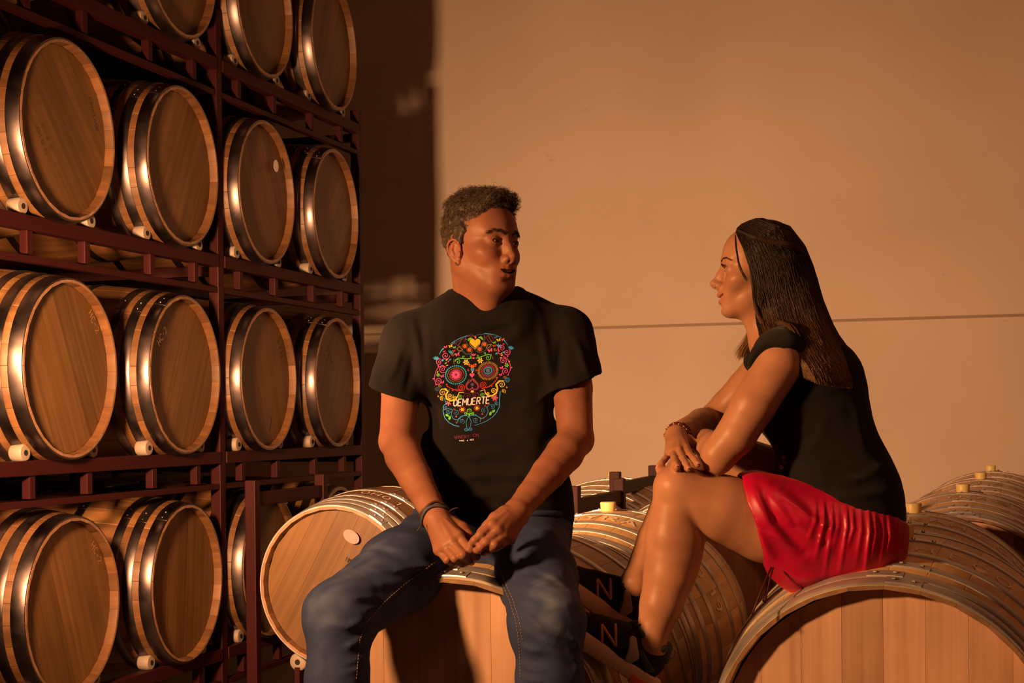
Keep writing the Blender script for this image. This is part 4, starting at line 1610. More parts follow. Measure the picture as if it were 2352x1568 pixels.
# hair -------------------------------------------------------------------
M_HAIR_M = mat('greying_brown_hair', (.075, .050, .036), .55)
_b = M_HAIR_M.node_tree.nodes['Principled BSDF']
_at = N(M_HAIR_M, 'ShaderNodeAttribute'); _at.attribute_name = 'tone'
_r = ramp(M_HAIR_M, [(0, (.030, .020, .015)), (.5, (.085, .058, .040)), (.85, (.19, .14, .10)), (1, (.34, .28, .22))])
L(M_HAIR_M, _at, 'Fac', _r, 'Fac'); L(M_HAIR_M, _r, 'Color', _b, 'Base Color')


def strands(name, polys, widths, tones, m, parent, sides=3):
    """polys: (n, k, 3) curves; thin three-sided hairs; one mesh"""
    polys = np.asarray(polys); n, k, _ = polys.shape
    widths = np.asarray(widths).reshape(n, -1)
    tan = np.gradient(polys, axis=1)
    tan /= np.linalg.norm(tan, axis=2, keepdims=True) + 1e-9
    ref = np.tile(np.array([.3, -.8, .5]), (n, k, 1))
    s1 = np.cross(tan, ref); s1 /= np.linalg.norm(s1, axis=2, keepdims=True) + 1e-9
    s2 = np.cross(tan, s1)
    taper = np.concatenate([np.linspace(1, 1, k - 2), [.7, .15]])
    ww = widths * taper[None, :]
    V = np.stack([polys + (s1 * math.cos(a) + s2 * math.sin(a)) * ww[:, :, None] for a in [2 * PI * i / sides for i in range(sides)]], 2)
    base = (np.arange(n)[:, None, None] * k + np.arange(k - 1)[None, :, None]) * sides
    j = np.arange(sides)[None, None, :]; j2 = (j + 1) % sides
    Q = np.stack([base + j, base + j2, base + sides + j2, base + sides + j], -1).reshape(-1, 4)
    me = np_mesh(name, V.reshape(-1, 3), Q, m)
    at = me.attributes.new('tone', 'FLOAT', 'POINT')
    tn = np.asarray(tones)
    if tn.ndim == 1: tn = np.repeat(tn[:, None], k, 1)
    at.data.foreach_set('value', np.repeat(tn.reshape(-1), sides).astype(np.float32))
    o = adopt(name, me, parent)
    o['kind'] = 'stuff'
    return o


def man_hair():
    rng = np.random.default_rng(5)
    H = Body(); H.T = MH
    H.ell((0, -.014, .034), (.0775, .0995, .0905), .01)
    H.ell((0, .030, .060), (.058, .062, .050), .02)
    H.ell((.012, .066, .096), (.034, .022, .018), .02)
    H.ell((-.02, .050, .102), (.034, .030, .020), .02)
    H.ell((0, -.02, .092), (.062, .070, .040), .02)
    H.ell((.0730, .006, .012), (.006, .018, .022), .012, sym=True)
    # cut face and neck away
    H.plane((0, .058, .070), (0, .82, -.57), .008)
    H.plane((0, -.052, -.062), (0, -.05, -1), .012)
    H.plane((0, .012, -.030), (0, .55, -1), .02)
    H.cone((.075, -.012, -.020), (.095, -.012, -.022), .026, .029, .006, 's', sym=True)
    H.T = None
    Mi = np.array(MH.inverted())
    H.disp.append(lambda q: .0028 * wob((q @ Mi[:3, :3].T + Mi[:3, 3]), 95.0, .4) + .0015 * wob(q, 210.0, 1.4))
    c = MH.translation
    V, Q = H.nets(c - Vector((.13, .13, .13)), c + Vector((.13, .13, .15)), .003)
    me = np_mesh('hair', V, Q, M_HAIR_M)
    at = me.attributes.new('tone', 'FLOAT', 'POINT')
    at.data.foreach_set('value', np.clip(.12 + .12 * wob(V, 260, 3.), 0, 1).astype(np.float32))
    o = adopt('hair', me, man)
    # short curls standing off the mass
    n = 11000
    idx = rng.integers(0, len(Q), n)
    p = V[Q[idx]].mean(1)
    a = V[Q[idx, 2]] - V[Q[idx, 0]]; b = V[Q[idx, 3]] - V[Q[idx, 1]]
    nr = np.cross(a, b); nr /= np.linalg.norm(nr, axis=1, keepdims=True) + 1e-9
    loc = p @ Mi[:3, :3].T + Mi[:3, 3]
    Rm = np.array(MH)[:3, :3] / .985
    top = np.clip((loc[:, 2] - .02) / .08, 0, 1)
    flow = np.where(loc[:, 1:2] > .02, np.array([[.25, .9, .25]]), np.array([[0, -.25, -.9]])) @ Rm.T
    t1 = flow + rng.normal(0, .45, (n, 3))
    t1 -= nr * (t1 * nr).sum(1, keepdims=True); t1 /= np.linalg.norm(t1, axis=1, keepdims=True)
    t2 = np.cross(nr, t1)
    ln = (.005 + .010 * top) * rng.uniform(.6, 1.2, n)
    k = 6
    s = np.linspace(0, 1, k)[None, :, None]
    ph = rng.uniform(0, 6.28, n)[:, None, None]
    amp = (.10 + .30 * top)[:, None, None]
    L_ = ln[:, None, None]
    curl = np.sin(s * 5 + ph) - np.sin(ph)
    pol = p[:, None, :] - nr[:, None, :] * .001 + t1[:, None, :] * L_ * s + nr[:, None, :] * L_ * (.45 * np.sin(s * 2.2) * (.4 + top[:, None, None])) + t2[:, None, :] * L_ * amp * curl
    tone = np.clip(rng.normal(.40, .2, n) + .12 * (loc[:, 2] < .03), 0, 1)
    strands('hair_curls', pol, np.full((n, 1), .00032), tone, M_HAIR_M, o)
    # brows and lashes
    n = 420
    sgn = rng.choice([-1, 1], n); t = rng.uniform(0, 1, n)
    guide = np.array([(.011, .0935, .0165), (.022, .0905, .0235), (.036, .0815, .0255), (.049, .0695, .0190)])
    gx = np.stack([np.interp(t * 3, [0, 1, 2, 3], guide[:, i]) for i in range(3)], 1)
    gx[:, 2] += rng.normal(0, .0018, n)
    gx[:, 0] *= sgn
    g_w = gx @ (np.array(MH)[:3, :3]).T + np.array(MH)[:3, 3]
    g_w = B.project(g_w, 3)
    d = np.stack([sgn * (.6 + .3 * t), -.35 * t + .1, .55 - .9 * t], 1) @ Rm.T
    s = np.linspace(0, 1, 4)[None, :, None]
    pol = g_w[:, None, :] + d[:, None, :] * s * .0072
    fr = np.array(fwd)[None, None, :]
    pol = pol + fr * .0014 * np.sin(s * 2.6)
    strands('eyebrow_hairs', pol, np.full((n, 1), .00032), rng.uniform(0, .25, n), M_HAIR_M, o)


man_hair()
mb = MB().tube([MH @ Vector((.0765 + .004 * math.cos(a), -.004 + .0, -.0500 + .005 * math.sin(a))) for a in [2 * PI * i / 14 for i in range(15)]], .0008, 5)
adopt('earring', mb.mesh('earring', mat('gold', (.8, .55, .25), .25, 1.0), True), man)
# ------------------------------------------------------------------ printed floral skull and lettering on the man's shirt
PCOL = {'pink': (.75, .10, .45), 'blue': (.03, .38, .95), 'yellow': (.85, .68, .05), 'green': (.14, .70, .06), 'red': (.60, .04, .03),
        'orange': (.75, .16, .04), 'white': (.80, .80, .90), 'grey': (.07, .13, .26), 'plum': (.20, .02, .09), 'gold': (.42, .28, .05)}
PMB = {k: MB() for k in PCOL}
_cache = {}


def sk_pt(u, v):
    return on_surface(bvh_t, 940 + u / 5.2267, 740 + v / 5.2267, .0011)


def stroke(pts, col, w=7, step=9, closed=False):
    if closed: pts = list(pts) + [pts[0]]
    pts = dense(pts, step)
    mb = PMB[col]; n = len(pts); b = len(mb.v); vv = []
    for i, p in enumerate(pts):
        a, c = pts[max(i - 1, 0)], pts[min(i + 1, n - 1)]
        if closed and i in (0, n - 1): a, c = pts[-2], pts[1]
        tx, ty = c[0] - a[0], c[1] - a[1]; l = math.hypot(tx, ty) or 1
        ww = w if not callable(w) else w(i / (n - 1))
        for sg in (1, -1):
            q = sk_pt(p[0] - ty / l * ww / 2 * sg, p[1] + tx / l * ww / 2 * sg)
            if q is None: return
            vv.append(q)
    mb.v.extend(vv)
    for i in range(n - 1):
        mb.f.append([b + 2 * i, b + 2 * i + 1, b + 2 * i + 3, b + 2 * i + 2])


def blob(pts, col):
    mb = PMB[col]; vv = [sk_pt(*p) for p in pts]
    if any(v is None for v in vv): return
    b = len(mb.v); c = sum(vv, Vector()) / len(vv)
    mb.v.extend(vv + [c]); n = len(vv)
    for i in range(n): mb.f.append([b + i, b + (i + 1) % n, b + n])


def dot(x, y, r, col, n=8, ry=None, rot=0):
    ry = ry or r
    blob([(x + r * math.cos(a) * math.cos(rot) - ry * math.sin(a) * math.sin(rot), y + r * math.cos(a) * math.sin(rot) + ry * math.sin(a) * math.cos(rot))
          for a in [2 * PI * i / n for i in range(n)]], col)


def spiral(cx, cy, r, turns, col, w=7, a0=0.0, sgn=1, tail=None):
    n = int(18 * turns)
    pts = [(cx + r * (1 - i / n * .88) * math.cos(a0 + sgn * 2 * PI * turns * i / n), cy + r * (1 - i / n * .88) * math.sin(a0 + sgn * 2 * PI * turns * i / n)) for i in range(n + 1)]
    if tail: pts = list(tail) + pts
    stroke(pts, col, lambda t: w * (1.0 - .35 * t), 11)
    dot(pts[-1][0], pts[-1][1], w * .8, col, 6)


def flower(x, y, r, n, col, cc, a0=0.0):
    for i in range(n):
        a = a0 + 2 * PI * i / n
        dot(x + r * .62 * math.cos(a), y + r * .62 * math.sin(a), r * .40, col, 8, r * .24, a)
    dot(x, y, r * .24, cc, 8)


def heart(x, y, s, col, lw=None, flip=1):
    pts = []
    for i in range(24):
        t = 2 * PI * i / 24
        pts.append((x + s * .062 * 16 * math.sin(t) ** 3, y - flip * s * .062 * (13 * math.cos(t) - 5 * math.cos(2 * t) - 2 * math.cos(3 * t) - math.cos(4 * t))))
    if lw: stroke(pts, col, lw, 10, True)
    else: blob(pts, col)


def butterfly(x, y, r, col, rot=0.0):
    for a, k in ((-.6, 1), (.5, .75)):
        for sg in (1, -1):
            aa = rot + (a if sg > 0 else PI - a)
            dot(x + r * .6 * math.cos(aa) * k, y + r * .6 * math.sin(aa) * k, r * .5 * k, col, 8, r * .28 * k, aa)


def leaf(x, y, l, w, rot, col):
    blob([(x + c * math.cos(rot) - s * math.sin(rot), y + c * math.sin(rot) + s * math.cos(rot)) for c, s in
          [(0, 0), (l * .3, w * .5), (l * .65, w * .42), (l, 0), (l * .65, -w * .42), (l * .3, -w * .5)]], col)


def ring(cx, cy, rx, ry, n, col, r, rot=-.15, rad=None):
    for i in range(n):
        a = 2 * PI * i / n
        x = cx + rx * math.cos(a) * math.cos(rot) - ry * math.sin(a) * math.sin(rot)
        y = cy + rx * math.cos(a) * math.sin(rot) + ry * math.sin(a) * math.cos(rot)
        if rad: dot(x, y, rad, col, 6, r, math.atan2(y - cy, x - cx))
        else: dot(x, y, r, col, 7)


def oval(cx, cy, rx, ry, col, w, rot=-.15, n=40):
    stroke([(cx + rx * math.cos(a) * math.cos(rot) - ry * math.sin(a) * math.sin(rot), cy + rx * math.cos(a) * math.sin(rot) + ry * math.sin(a) * math.cos(rot))
            for a in [2 * PI * i / n for i in range(n)]], col, w, 12, True)


# skull outline
stroke([(360, 390), (385, 345), (415, 310)], 'blue', lambda t: 3 + 12 * t)
stroke([(490, 262), (540, 228), (610, 190), (695, 162)], 'blue', lambda t: 4 + 6 * t)
stroke([(897, 132), (960, 138), (1030, 150), (1110, 185)], 'blue', lambda t: 12 - 8 * t)
stroke([(1140, 212), (1160, 240), (1185, 275)], 'blue', lambda t: 12 - 8 * t)
stroke([(425, 905), (445, 975), (415, 1000), (408, 1070), (430, 1150), (480, 1205), (540, 1238), (600, 1250)], 'blue', 9)
stroke([(1092, 825), (1085, 920), (1082, 1010), (1050, 1080), (1000, 1140), (930, 1185), (850, 1220), (780, 1240)], 'blue', lambda t: 13 - 9 * t)
# eyes
ring(560, 630, 124, 108, 32, 'blue', 10)
ring(560, 630, 98, 84, 44, 'gold', 4.5)
oval(560, 630, 66, 58, 'plum', 26)
flower(560, 628, 56, 10, 'pink', 'plum')
ring(945, 582, 112, 98, 42, 'gold', 4.5, -.25, 19)
oval(945, 582, 82, 72, 'plum', 10, -.25); oval(945, 582, 66, 56, 'plum', 12, -.25)
oval(945, 580, 44, 36, 'blue', 7, -.25); ring(945, 580, 47, 40, 16, 'blue', 7, -.25)
flower(945, 580, 30, 10, 'grey', 'blue')
# nose
heart(757, 752, 78, 'plum', 15, -1); heart(757, 752, 68, 'pink', 4, -1); flower(757, 745, 24, 6, 'grey', 'red')
heart(753, 633, 30, 'pink')
for i in range(6):
    dot(716 - i * 7, 690 + i * 11, 5, 'gold'); dot(775 + i * 10, 680 + i * 11, 5, 'gold')
for a in (-.5, 0, .5): leaf(757, 812, 34, 22, PI / 2 + a, 'yellow')
leaf(757, 612, 30, 14, -PI / 2, 'yellow')
blob([(735, 552), (782, 550), (778, 580), (762, 602), (742, 582)], 'blue')
for sg in (-1, 1):
    spiral(757 + sg * 42, 508, 18, 1.2, 'orange', 8, 1.5, sg, [(757 + sg * 6, 550), (757 + sg * 20, 530)])
    spiral(757 + sg * 45, 575, 15, 1.2, 'red', 6, -1.5, sg)
    leaf(757, 545, 48, 18, -PI / 2 + sg * .35, 'orange')
# forehead lotus
heart(790, 245, 66, 'yellow'); heart(787, 262, 64, 'gold', 7)
stroke([(672, 190), (690, 160), (740, 148), (790, 165), (840, 142), (895, 145), (915, 190), (900, 240), (860, 290), (790, 318), (720, 290), (685, 240)], 'grey', 6, 10, True)
dot(795, 180, 12, 'pink', 8, 17)
blob([(700, 228), (705, 195), (735, 180), (765, 190), (740, 200), (725, 215)], 'green'); blob([(885, 212), (880, 180), (855, 165), (825, 185), (850, 190), (868, 205)], 'green')
for i in range(9):
    dot(688 + 10 * abs(i - 4) ** .1 + i * 4 - 18, 200 + i * 3, 4, 'pink') if i < 3 else dot(690 + (i - 3) * 18, 168 - (i % 2) * 4, 4, 'pink')
    dot(905 - i * 5, 170 + i * 16, 4, 'pink')
for x, y in ((668, 285), (722, 330), (902, 262), (845, 322)):
    flower(x, y, 24, 8, 'orange', 'red'); ring(x, y, 32, 28, 14, 'gold', 3.6)
stroke([(565, 270), (572, 235), (610, 215), (640, 190), (662, 200), (660, 240)], 'plum', 6); stroke([(1008, 215), (1008, 190), (985, 165), (950, 150), (930, 165), (930, 200)], 'plum', 6)
stroke([(575, 275), (620, 290), (660, 262)], 'plum', 5); stroke([(930, 195), (960, 235), (1000, 235)], 'plum', 5)
for i in range(6):
    dot(592 + i * 8, 270 - i * 13, 4, 'gold'); dot(950 + i * 7, 165 + i * 12, 4, 'gold')
stroke([(570, 320), (600, 292), (645, 330), (600, 345)], 'gold', 6, 9, True); stroke([(920, 310), (945, 270), (990, 262), (960, 300)], 'gold', 6, 9, True)
stroke([(575, 325), (600, 350), (650, 345), (680, 375), (730, 375), (765, 345)], 'grey', 5); stroke([(800, 345), (840, 365), (890, 355), (930, 320), (970, 310), (1000, 270)], 'grey', 5)
stroke([(640, 350), (680, 388), (740, 380), (765, 350)], 'grey', 5)
# green brow scrolls
spiral(585, 475, 36, 1.2, 'green', 9, PI, 1, [(750, 430), (700, 440), (640, 432), (585, 430), (550, 455)])
spiral(945, 425, 36, 1.2, 'green', 9, -.6, 1, [(800, 430), (850, 420), (900, 400), (950, 385), (985, 395)])
spiral(655, 412, 18, 1, 'green', 6, 1.5, 1); spiral(820, 405, 16, 1, 'green', 6, 1.5, -1); spiral(735, 410, 14, 1, 'green', 6, 1.5, -1)
spiral(905, 372, 16, 1, 'green', 6, 1.5, -1)
for i in range(6): dot(535 - 4 * math.sin(i), 445 + i * 11, 4, 'gold'); dot(985 + i * 4, 385 + i * 11, 4, 'gold')
leaf(770, 440, 20, 24, -PI / 2, 'pink'); dot(770, 430, 15, 'pink', 8, 11)
for sg in (-1, 1):
    leaf(772, 405, 42, 16, -PI / 2 + sg * .8, 'pink'); leaf(772, 405, 34, 12, -PI / 2 + sg * .2, 'red')
flower(682, 480, 36, 6, 'yellow', 'blue'); flower(852, 460, 36, 6, 'yellow', 'blue')
# butterflies, buds
for x, y, r, c in ((535, 250, 26, 'grey'), (440, 298, 24, 'pink'), (497, 288, 28, 'yellow'), (545, 303, 20, 'green'), (538, 345, 20, 'red'), (578, 388, 34, 'pink'), (423, 352, 16, 'red'),
                   (1040, 182, 24, 'grey'), (1075, 215, 28, 'yellow'), (1127, 208, 22, 'pink'), (1022, 245, 22, 'green'), (1022, 283, 20, 'red'), (972, 340, 34, 'pink'), (1132, 262, 16, 'red'),
                   (398, 648, 26, 'pink'), (402, 720, 24, 'pink'), (1108, 548, 26, 'pink'), (1098, 630, 24, 'pink')):
    butterfly(x, y, r, c, -.3)
for x, y, sg in ((492, 350, 1), (1072, 275, 1)):
    for a in (-2.2, -1.57, -.9, -.2): leaf(x, y + 22, 44, 15, a, 'blue')
for x, y, rt in ((322, 432, -1.57), (1215, 305, -1.3)):
    for a in (-.9, -.45, 0, .45, .9): leaf(x, y + 20, 50, 18, rt + a, 'blue')
# side scrolls
for cx, cy, r, a0, sg in ((440, 400, 48, 0, 1), (360, 478, 40, -1, -1), (402, 562, 44, 1, 1), (350, 700, 42, 2, -1),
                          (1110, 310, 46, 2, 1), (1172, 360, 42, -1, 1), (1125, 462, 44, 1, -1), (1155, 585, 40, 2, 1)):
    spiral(cx, cy, r, 1.6, 'pink', 8, a0, sg)
stroke([(445, 540), (400, 515), (350, 540), (315, 600), (303, 670), (320, 740), (325, 755)], 'pink', 7)
stroke([(1065, 300), (1070, 370), (1120, 400), (1180, 440), (1210, 500), (1215, 570), (1185, 625)], 'pink', 7)
for x, y in ((290, 675), (350, 523), (1230, 542), (1180, 410), (325, 745), (1187, 632), (470, 470)): dot(x, y, 9, 'pink')
for x, y, l in ((440, 460, 1), (430, 498, 1), (442, 520, 2), (330, 605, 1), (1098, 380, 1), (1100, 405, 1), (1085, 430, 2), (1190, 480, 1)): leaf(x, y, 30, 12, -1.1 + l * .4, 'yellow')
flower(348, 630, 24, 6, 'green', 'red'); flower(1170, 517, 28, 6, 'green', 'red')
for x, y in ((402, 455), (490, 448), (1048, 375), (1135, 357)): dot(x, y, 18, 'blue', 8, 11, -.5)
spiral(520, 383, 22, 1.4, 'gold', 5); spiral(1030, 325, 22, 1.4, 'gold', 5); spiral(368, 758, 20, 1.5, 'gold', 5); spiral(1148, 655, 20, 1.5, 'gold', 5)
oval(338, 797, 24, 20, 'grey', 6); oval(338, 797, 11, 9, 'grey', 5); oval(1178, 690, 27, 24, 'blue', 6); oval(1178, 690, 13, 11, 'blue', 5)
# cheeks
spiral(622, 782, 44, 1.9, 'red', 9, .5, -1, [(450, 762), (510, 795), (580, 820), (650, 815)]); dot(452, 745, 11, 'red'); dot(523, 815, 10, 'red')
spiral(892, 752, 44, 1.9, 'red', 9, 2.3, 1, [(1055, 675), (1010, 730), (960, 770), (880, 795)]); dot(1055, 664, 11, 'red'); dot(990, 762, 10, 'red')
for i in range(4): dot(560 + i * 16, 800 + i * 3, 4.5, 'pink'); dot(930 + i * 16, 780 - i * 9, 4.5, 'pink')
# golden moustache scrolls
spiral(405, 840, 45, 1.7, 'yellow', 9, -.4, -1); spiral(492, 880, 38, 1.5, 'yellow', 9, -.4, 1); spiral(395, 905, 28, 1.4, 'yellow', 8, 1, 1); spiral(552, 905, 26, 1.4, 'yellow', 8, 1, 1)
stroke([(380, 800), (440, 795), (465, 830), (440, 870), (450, 915), (500, 938), (555, 930), (585, 880), (600, 840), (655, 838)], 'yellow', lambda t: 7 + 14 * math.sin(PI * min(1, t * 1.1)))
spiral(1110, 745, 45, 1.7, 'yellow', 9, 3.5, 1); spiral(1010, 822, 34, 1.5, 'yellow', 9, .4, -1); spiral(1130, 825, 28, 1.4, 'yellow', 8, 1, -1); spiral(948, 855, 24, 1.4, 'yellow', 8, 1, 1)
stroke([(1140, 700), (1080, 700), (1045, 740), (1060, 790), (1045, 845), (1000, 880), (950, 880), (915, 850), (905, 805), (850, 825)], 'yellow', lambda t: 7 + 14 * math.sin(PI * min(1, t * 1.1)))
dot(350, 885, 12, 'gold'); dot(1170, 780, 12, 'gold')
for i in range(5): dot(480, 800 + i * 8, 4, 'green'); dot(1035, 735 + i * 8, 4, 'green')
oval(610, 893, 24, 23, 'green', 5); oval(610, 893, 10, 9, 'green', 5); oval(876, 868, 23, 21, 'green', 5); oval(876, 868, 10, 9, 'green', 5)
spiral(708, 880, 32, 1.3, 'plum', 7, -2, 1, [(650, 905), (665, 855)]); spiral(785, 872, 30, 1.3, 'plum', 7, -1, -1, [(838, 885), (825, 845)])
# jaw
flower(473, 970, 34, 5, 'pink', 'green', .3); flower(1027, 905, 40, 6, 'pink', 'green')
for x, y in ((638, 1047), (813, 1030)):
    ring(x, y, 34, 33, 16, 'red', 5); flower(x, y, 24, 6, 'yellow', 'gold')
for sg, cx in ((-1, 721), (1, 721)):
    spiral(cx + sg * 38, 1092, 22, 1.2, 'green', 8, 1.5, -sg, [(cx + sg * 4, 1125), (cx + sg * 14, 1090)])
stroke([(700, 1075), (695, 1052), (721, 1040), (746, 1052), (740, 1075)], 'green', 9); leaf(721, 1130, 50, 14, -PI / 2, 'green'); dot(721, 1065, 6, 'pink')
for x, y, rt in ((435, 1105, .5), (480, 1175, -1.3), (1030, 1050, 2.4), (965, 1120, -1.2)): leaf(x, y, 55, 30, rt, 'green')
for cx, cy, r, a0, sg in ((445, 1020, 22, 1, 1), (470, 1070, 30, 0, 1), (565, 1090, 36, -2, 1), (630, 1190, 34, 1, -1), (800, 1175, 34, 1, 1), (895, 1060, 34, -1, -1), (1000, 1010, 30, 2, -1), (1045, 960, 24, 0, 1)):
    spiral(cx, cy, r, 1.4, 'blue', 5, a0, sg)
stroke([(415, 1050), (470, 1035), (520, 1050), (505, 1110), (530, 1160), (580, 1175), (620, 1130), (680, 1115), (720, 1140), (745, 1190), (735, 1250), (708, 1300)], 'blue', 6)
stroke([(1080, 990), (1020, 990), (960, 990), (930, 1020), (950, 1070), (920, 1130), (860, 1160), (800, 1110), (750, 1115), (700, 1150), (682, 1200), (690, 1260), (708, 1300)], 'blue', 6)
stroke([(575, 1210), (600, 1160), (650, 1125), (700, 1120)], 'blue', 5); stroke([(740, 1120), (800, 1120), (860, 1150), (850, 1200)], 'blue', 5)
spiral(680, 1285, 24, 1.3, 'blue', 6, 0, 1); spiral(738, 1280, 24, 1.3, 'blue', 6, PI, -1)
for x, y in ((565, 1133), (877, 1103), (445, 1040), (1040, 975), (640, 1170), (800, 1155)): dot(x, y, 9 if x in (565, 877) else 5, 'pink')
for x, y, rt in ((530, 1040, .4), (560, 1195, .8), (900, 1010, -.5), (880, 1160, -.6), (935, 990, -.8)):
    for a in (-.4, 0, .4): leaf(x, y, 30, 8, rt + a, 'plum')


def letters(txt, x0, y0, h, slope, col, w, gap=.25, sx=1.0, slant=0.0):
    st, W = text_strokes(txt, gap)
    for s_ in st:
        stroke([(x0 + (a * sx + slant * b) * h, y0 - b * h + slope * a * sx * h) for a, b in s_], col, w, 8)


letters('OEMUERTE', 530, 1008, 82, -.085, 'white', 13, .17, .86, .10)
letters('WINERY', 545, 1400, 38, -.06, 'plum', 5, .28, 1.0)
letters('*ON', 750, 1378, 38, -.06, 'plum', 5, .25, 1.15)
letters('WINE', 602, 1430, 17, -.03, 'white', 4.5, .5)
letters('&', 694, 1426, 17, -.03, 'white', 4.5, .4)
letters('ART', 728, 1420, 17, -.03, 'white', 4.5, .5)
for k_, mb_ in PMB.items():
    if mb_.v:
        m_ = mat('print_' + k_, PCOL[k_], .8)
        o_ = adopt('print', mb_.mesh('print', m_), tee)
        o_['kind'] = 'stuff'
# ------------------------------------------------------------------ the woman
WS = .955
wh_c = P(1744, 617, 3.45)
wray = Vector((wh_c.x, wh_c.y, 0)).normalized()
wf = Vector((-1, 0, 0)); wf = (wf - wray * wf.dot(wray)).normalized()
wf = (wf - wray * .06).normalized()
WH = facing(wh_c, wf, (.0, 0, 1), WS)
woman = empty('person', Matrix.Translation(P(1960, 1300, 3.45)),
              'long-haired woman in black top and red skirt, seated on a barrel facing left', 'person')
W = Body()
W.T = WH
head_ops(W, True)
W.T = None
# neck, shoulders
W.cone(WH @ Vector((0, -.022, -.055)), P(1782, 790, 3.46), .047, .052, .02)
W.cone(WH @ Vector((0, .022, -.085)), P(1752, 770, 3.45), .026, .030, .03)
nS, fS = P(1788, 838, 3.285), P(1762, 835, 3.62)      # near and far shoulder
W.cone(P(1790, 800, 3.44), nS, .045, .046, .04)
W.cone(P(1785, 800, 3.47), fS, .045, .044, .04)
# trunk (inside the top)
W.chain([P(1835, 870, 3.45), P(1880, 980, 3.45), P(1910, 1080, 3.45), P(1950, 1200, 3.45)], [.085, .088, .085, .105], .05)
# near arm
nE, nW = P(1652, 1042, 3.285), P(1622, 1012, 3.50)
W.chain([nS, P(1730, 930, 3.275), P(1690, 1000, 3.275), nE], [.052, .0495, .0445, .0395], .006)
W.ell(P(1645, 1062, 3.285), (.026, .026, .026), .02)
W.chain([nE, nE.lerp(nW, .3), nE.lerp(nW, .75), nW], [.039, .041, .032, .028], .006)
# near hand lies behind, round the other forearm
for dx, dy, dd in ((-18, -6, .03), (-20, 4, .045), (-18, 14, .05), (-12, 22, .05)):
    p0 = nW + Vector((-.012, .03, dy * -.0006))
    W.cone(nW, p0, .020, .014, .012)
    finger(W, [p0, P(1606 + dx * .3, 1010 + dy, 3.50 + dd), P(1604 + dx * .6, 1016 + dy, 3.47 + dd)], .0085, .0068, .003)
# far arm
fE, fW = P(1632, 968, 3.70), P(1553, 1000, 3.475)
W.chain([fS, P(1712, 890, 3.68), P(1672, 930, 3.70), fE], [.048, .044, .040, .037], .006)
W.chain([fE, fE.lerp(fW, .25), fE.lerp(fW, .7), fW], [.037, .041, .032, .026], .006)


def Z6(x, y, D): return P(1460 + x / 4.611, 860 + y / 4.611, D)


WHND = dict(
    idx=[Z6(535, 787, 3.348), Z6(575, 854, 3.298), Z6(625, 907, 3.271), Z6(655, 954, 3.254)],
    mid=[Z6(460, 807, 3.336), Z6(500, 887, 3.286), Z6(535, 952, 3.258), Z6(556, 1000, 3.241)],
    rng=[Z6(395, 827, 3.338), Z6(410, 892, 3.291), Z6(425, 942, 3.264), Z6(438, 980, 3.248)],
    pnk=[Z6(350, 842, 3.358), Z6(310, 897, 3.331), Z6(268, 942, 3.316), Z6(242, 992, 3.308)])
for k_, r0, r1 in (('idx', .0088, .0070), ('mid', .0090, .0071), ('rng', .0086, .0068), ('pnk', .0078, .0062)):
    m0 = WHND[k_][0]
    W.cone(fW + (m0 - fW) * .10, m0, .0185, .0105, .014)
for k_, r0, r1 in (('idx', .0088, .0070), ('mid', .0090, .0071), ('rng', .0086, .0068), ('pnk', .0078, .0062)):
    finger(W, WHND[k_], r0, r1, .003)
finger(W, [Z6(560, 690, 3.44), Z6(620, 740, 3.42), Z6(668, 790, 3.405), Z6(700, 840, 3.40)], .013, .0078, .006)
for k_ in ('idx', 'mid', 'rng'):
    a = WHND[k_][0]
    W.chain([fW + (a - fW) * .4 + Vector((0, -.010, .0120)), a + Vector((0, -.006, .0065))], [.0018, .0024], .006)
# legs
nH, nK, nA = P(1925, 1238, 3.34), P(1562, 1128, 3.30), P(1493, 1478, 3.28)
W.chain([nH, P(1760, 1200, 3.325), P(1660, 1168, 3.31), nK], [.100, .089, .075, .0555], .008)
W.ell(P(1550, 1112, 3.290), (.040, .036, .036), .03)
W.chain([P(1555, 1145, 3.30), P(1545, 1235, 3.305), P(1537, 1320, 3.30), P(1518, 1390, 3.29), P(1500, 1448, 3.285), nA], [.053, .0600, .0565, .0465, .0355, .0325], .008)
W.ell(P(1575, 1250, 3.31), (.036, .044, .070), .03)
W.ell(P(1501, 1466, 3.262), (.016, .012, .016), .012)
fH, fK, fA = P(1930, 1205, 3.56), P(1612, 1022, 3.64), P(1458, 1338, 3.45)
W.chain([fH, P(1770, 1100, 3.60), fK], [.096, .078, .052], .008)
W.chain([fK, fK.lerp(fA, .3), fK.lerp(fA, .7), fA], [.050, .057, .043, .030], .008)
W.ell(P(1470, 1345, 3.43), (.014, .012, .014), .012)
# feet inside the shoes
W.cone(nA, P(1495, 1505, 3.285), .030, .028, .02); W.cone(P(1490, 1500, 3.285), P(1380, 1470, 3.30), .028, .026, .02)
W.cone(fA, P(1452, 1370, 3.455), .028, .028, .02); W.cone(P(1445, 1365, 3.455), P(1350, 1340, 3.47), .028, .024, .02)
Vw, Qw = W.nets((.22, 3.10, .74), (1.02, 3.84, 1.90), .0031)
WHi = np.array(WH.inverted())


def wface(c):
    q = c @ WHi[:3, :3].T + WHi[:3, 3]
    return (q[:, 1] > .02) & (np.abs(q[:, 2]) < .12) & (np.linalg.norm(q, axis=1) < .17) & (q[:, 0] > -.06)


Vw, Qw = refine(Vw, Qw, wface, W)
Vw, Qw = refine(Vw, Qw, fine_mask(WHi), W)
me = np_mesh('body', Vw, Qw, M_SKIN_W)
_ft = face_tint(WH, True, .5, .85, 0)


def wt(V):
    t = _ft(V)
    for k_, h in WHND.items():        # nails
        d = np.linalg.norm(V - A3(h[3] + Vector((0, -.004, .004))), axis=1)
        t[:, 0] = np.maximum(t[:, 0], np.clip(1.6 - d / .006, 0, .35))
    return t


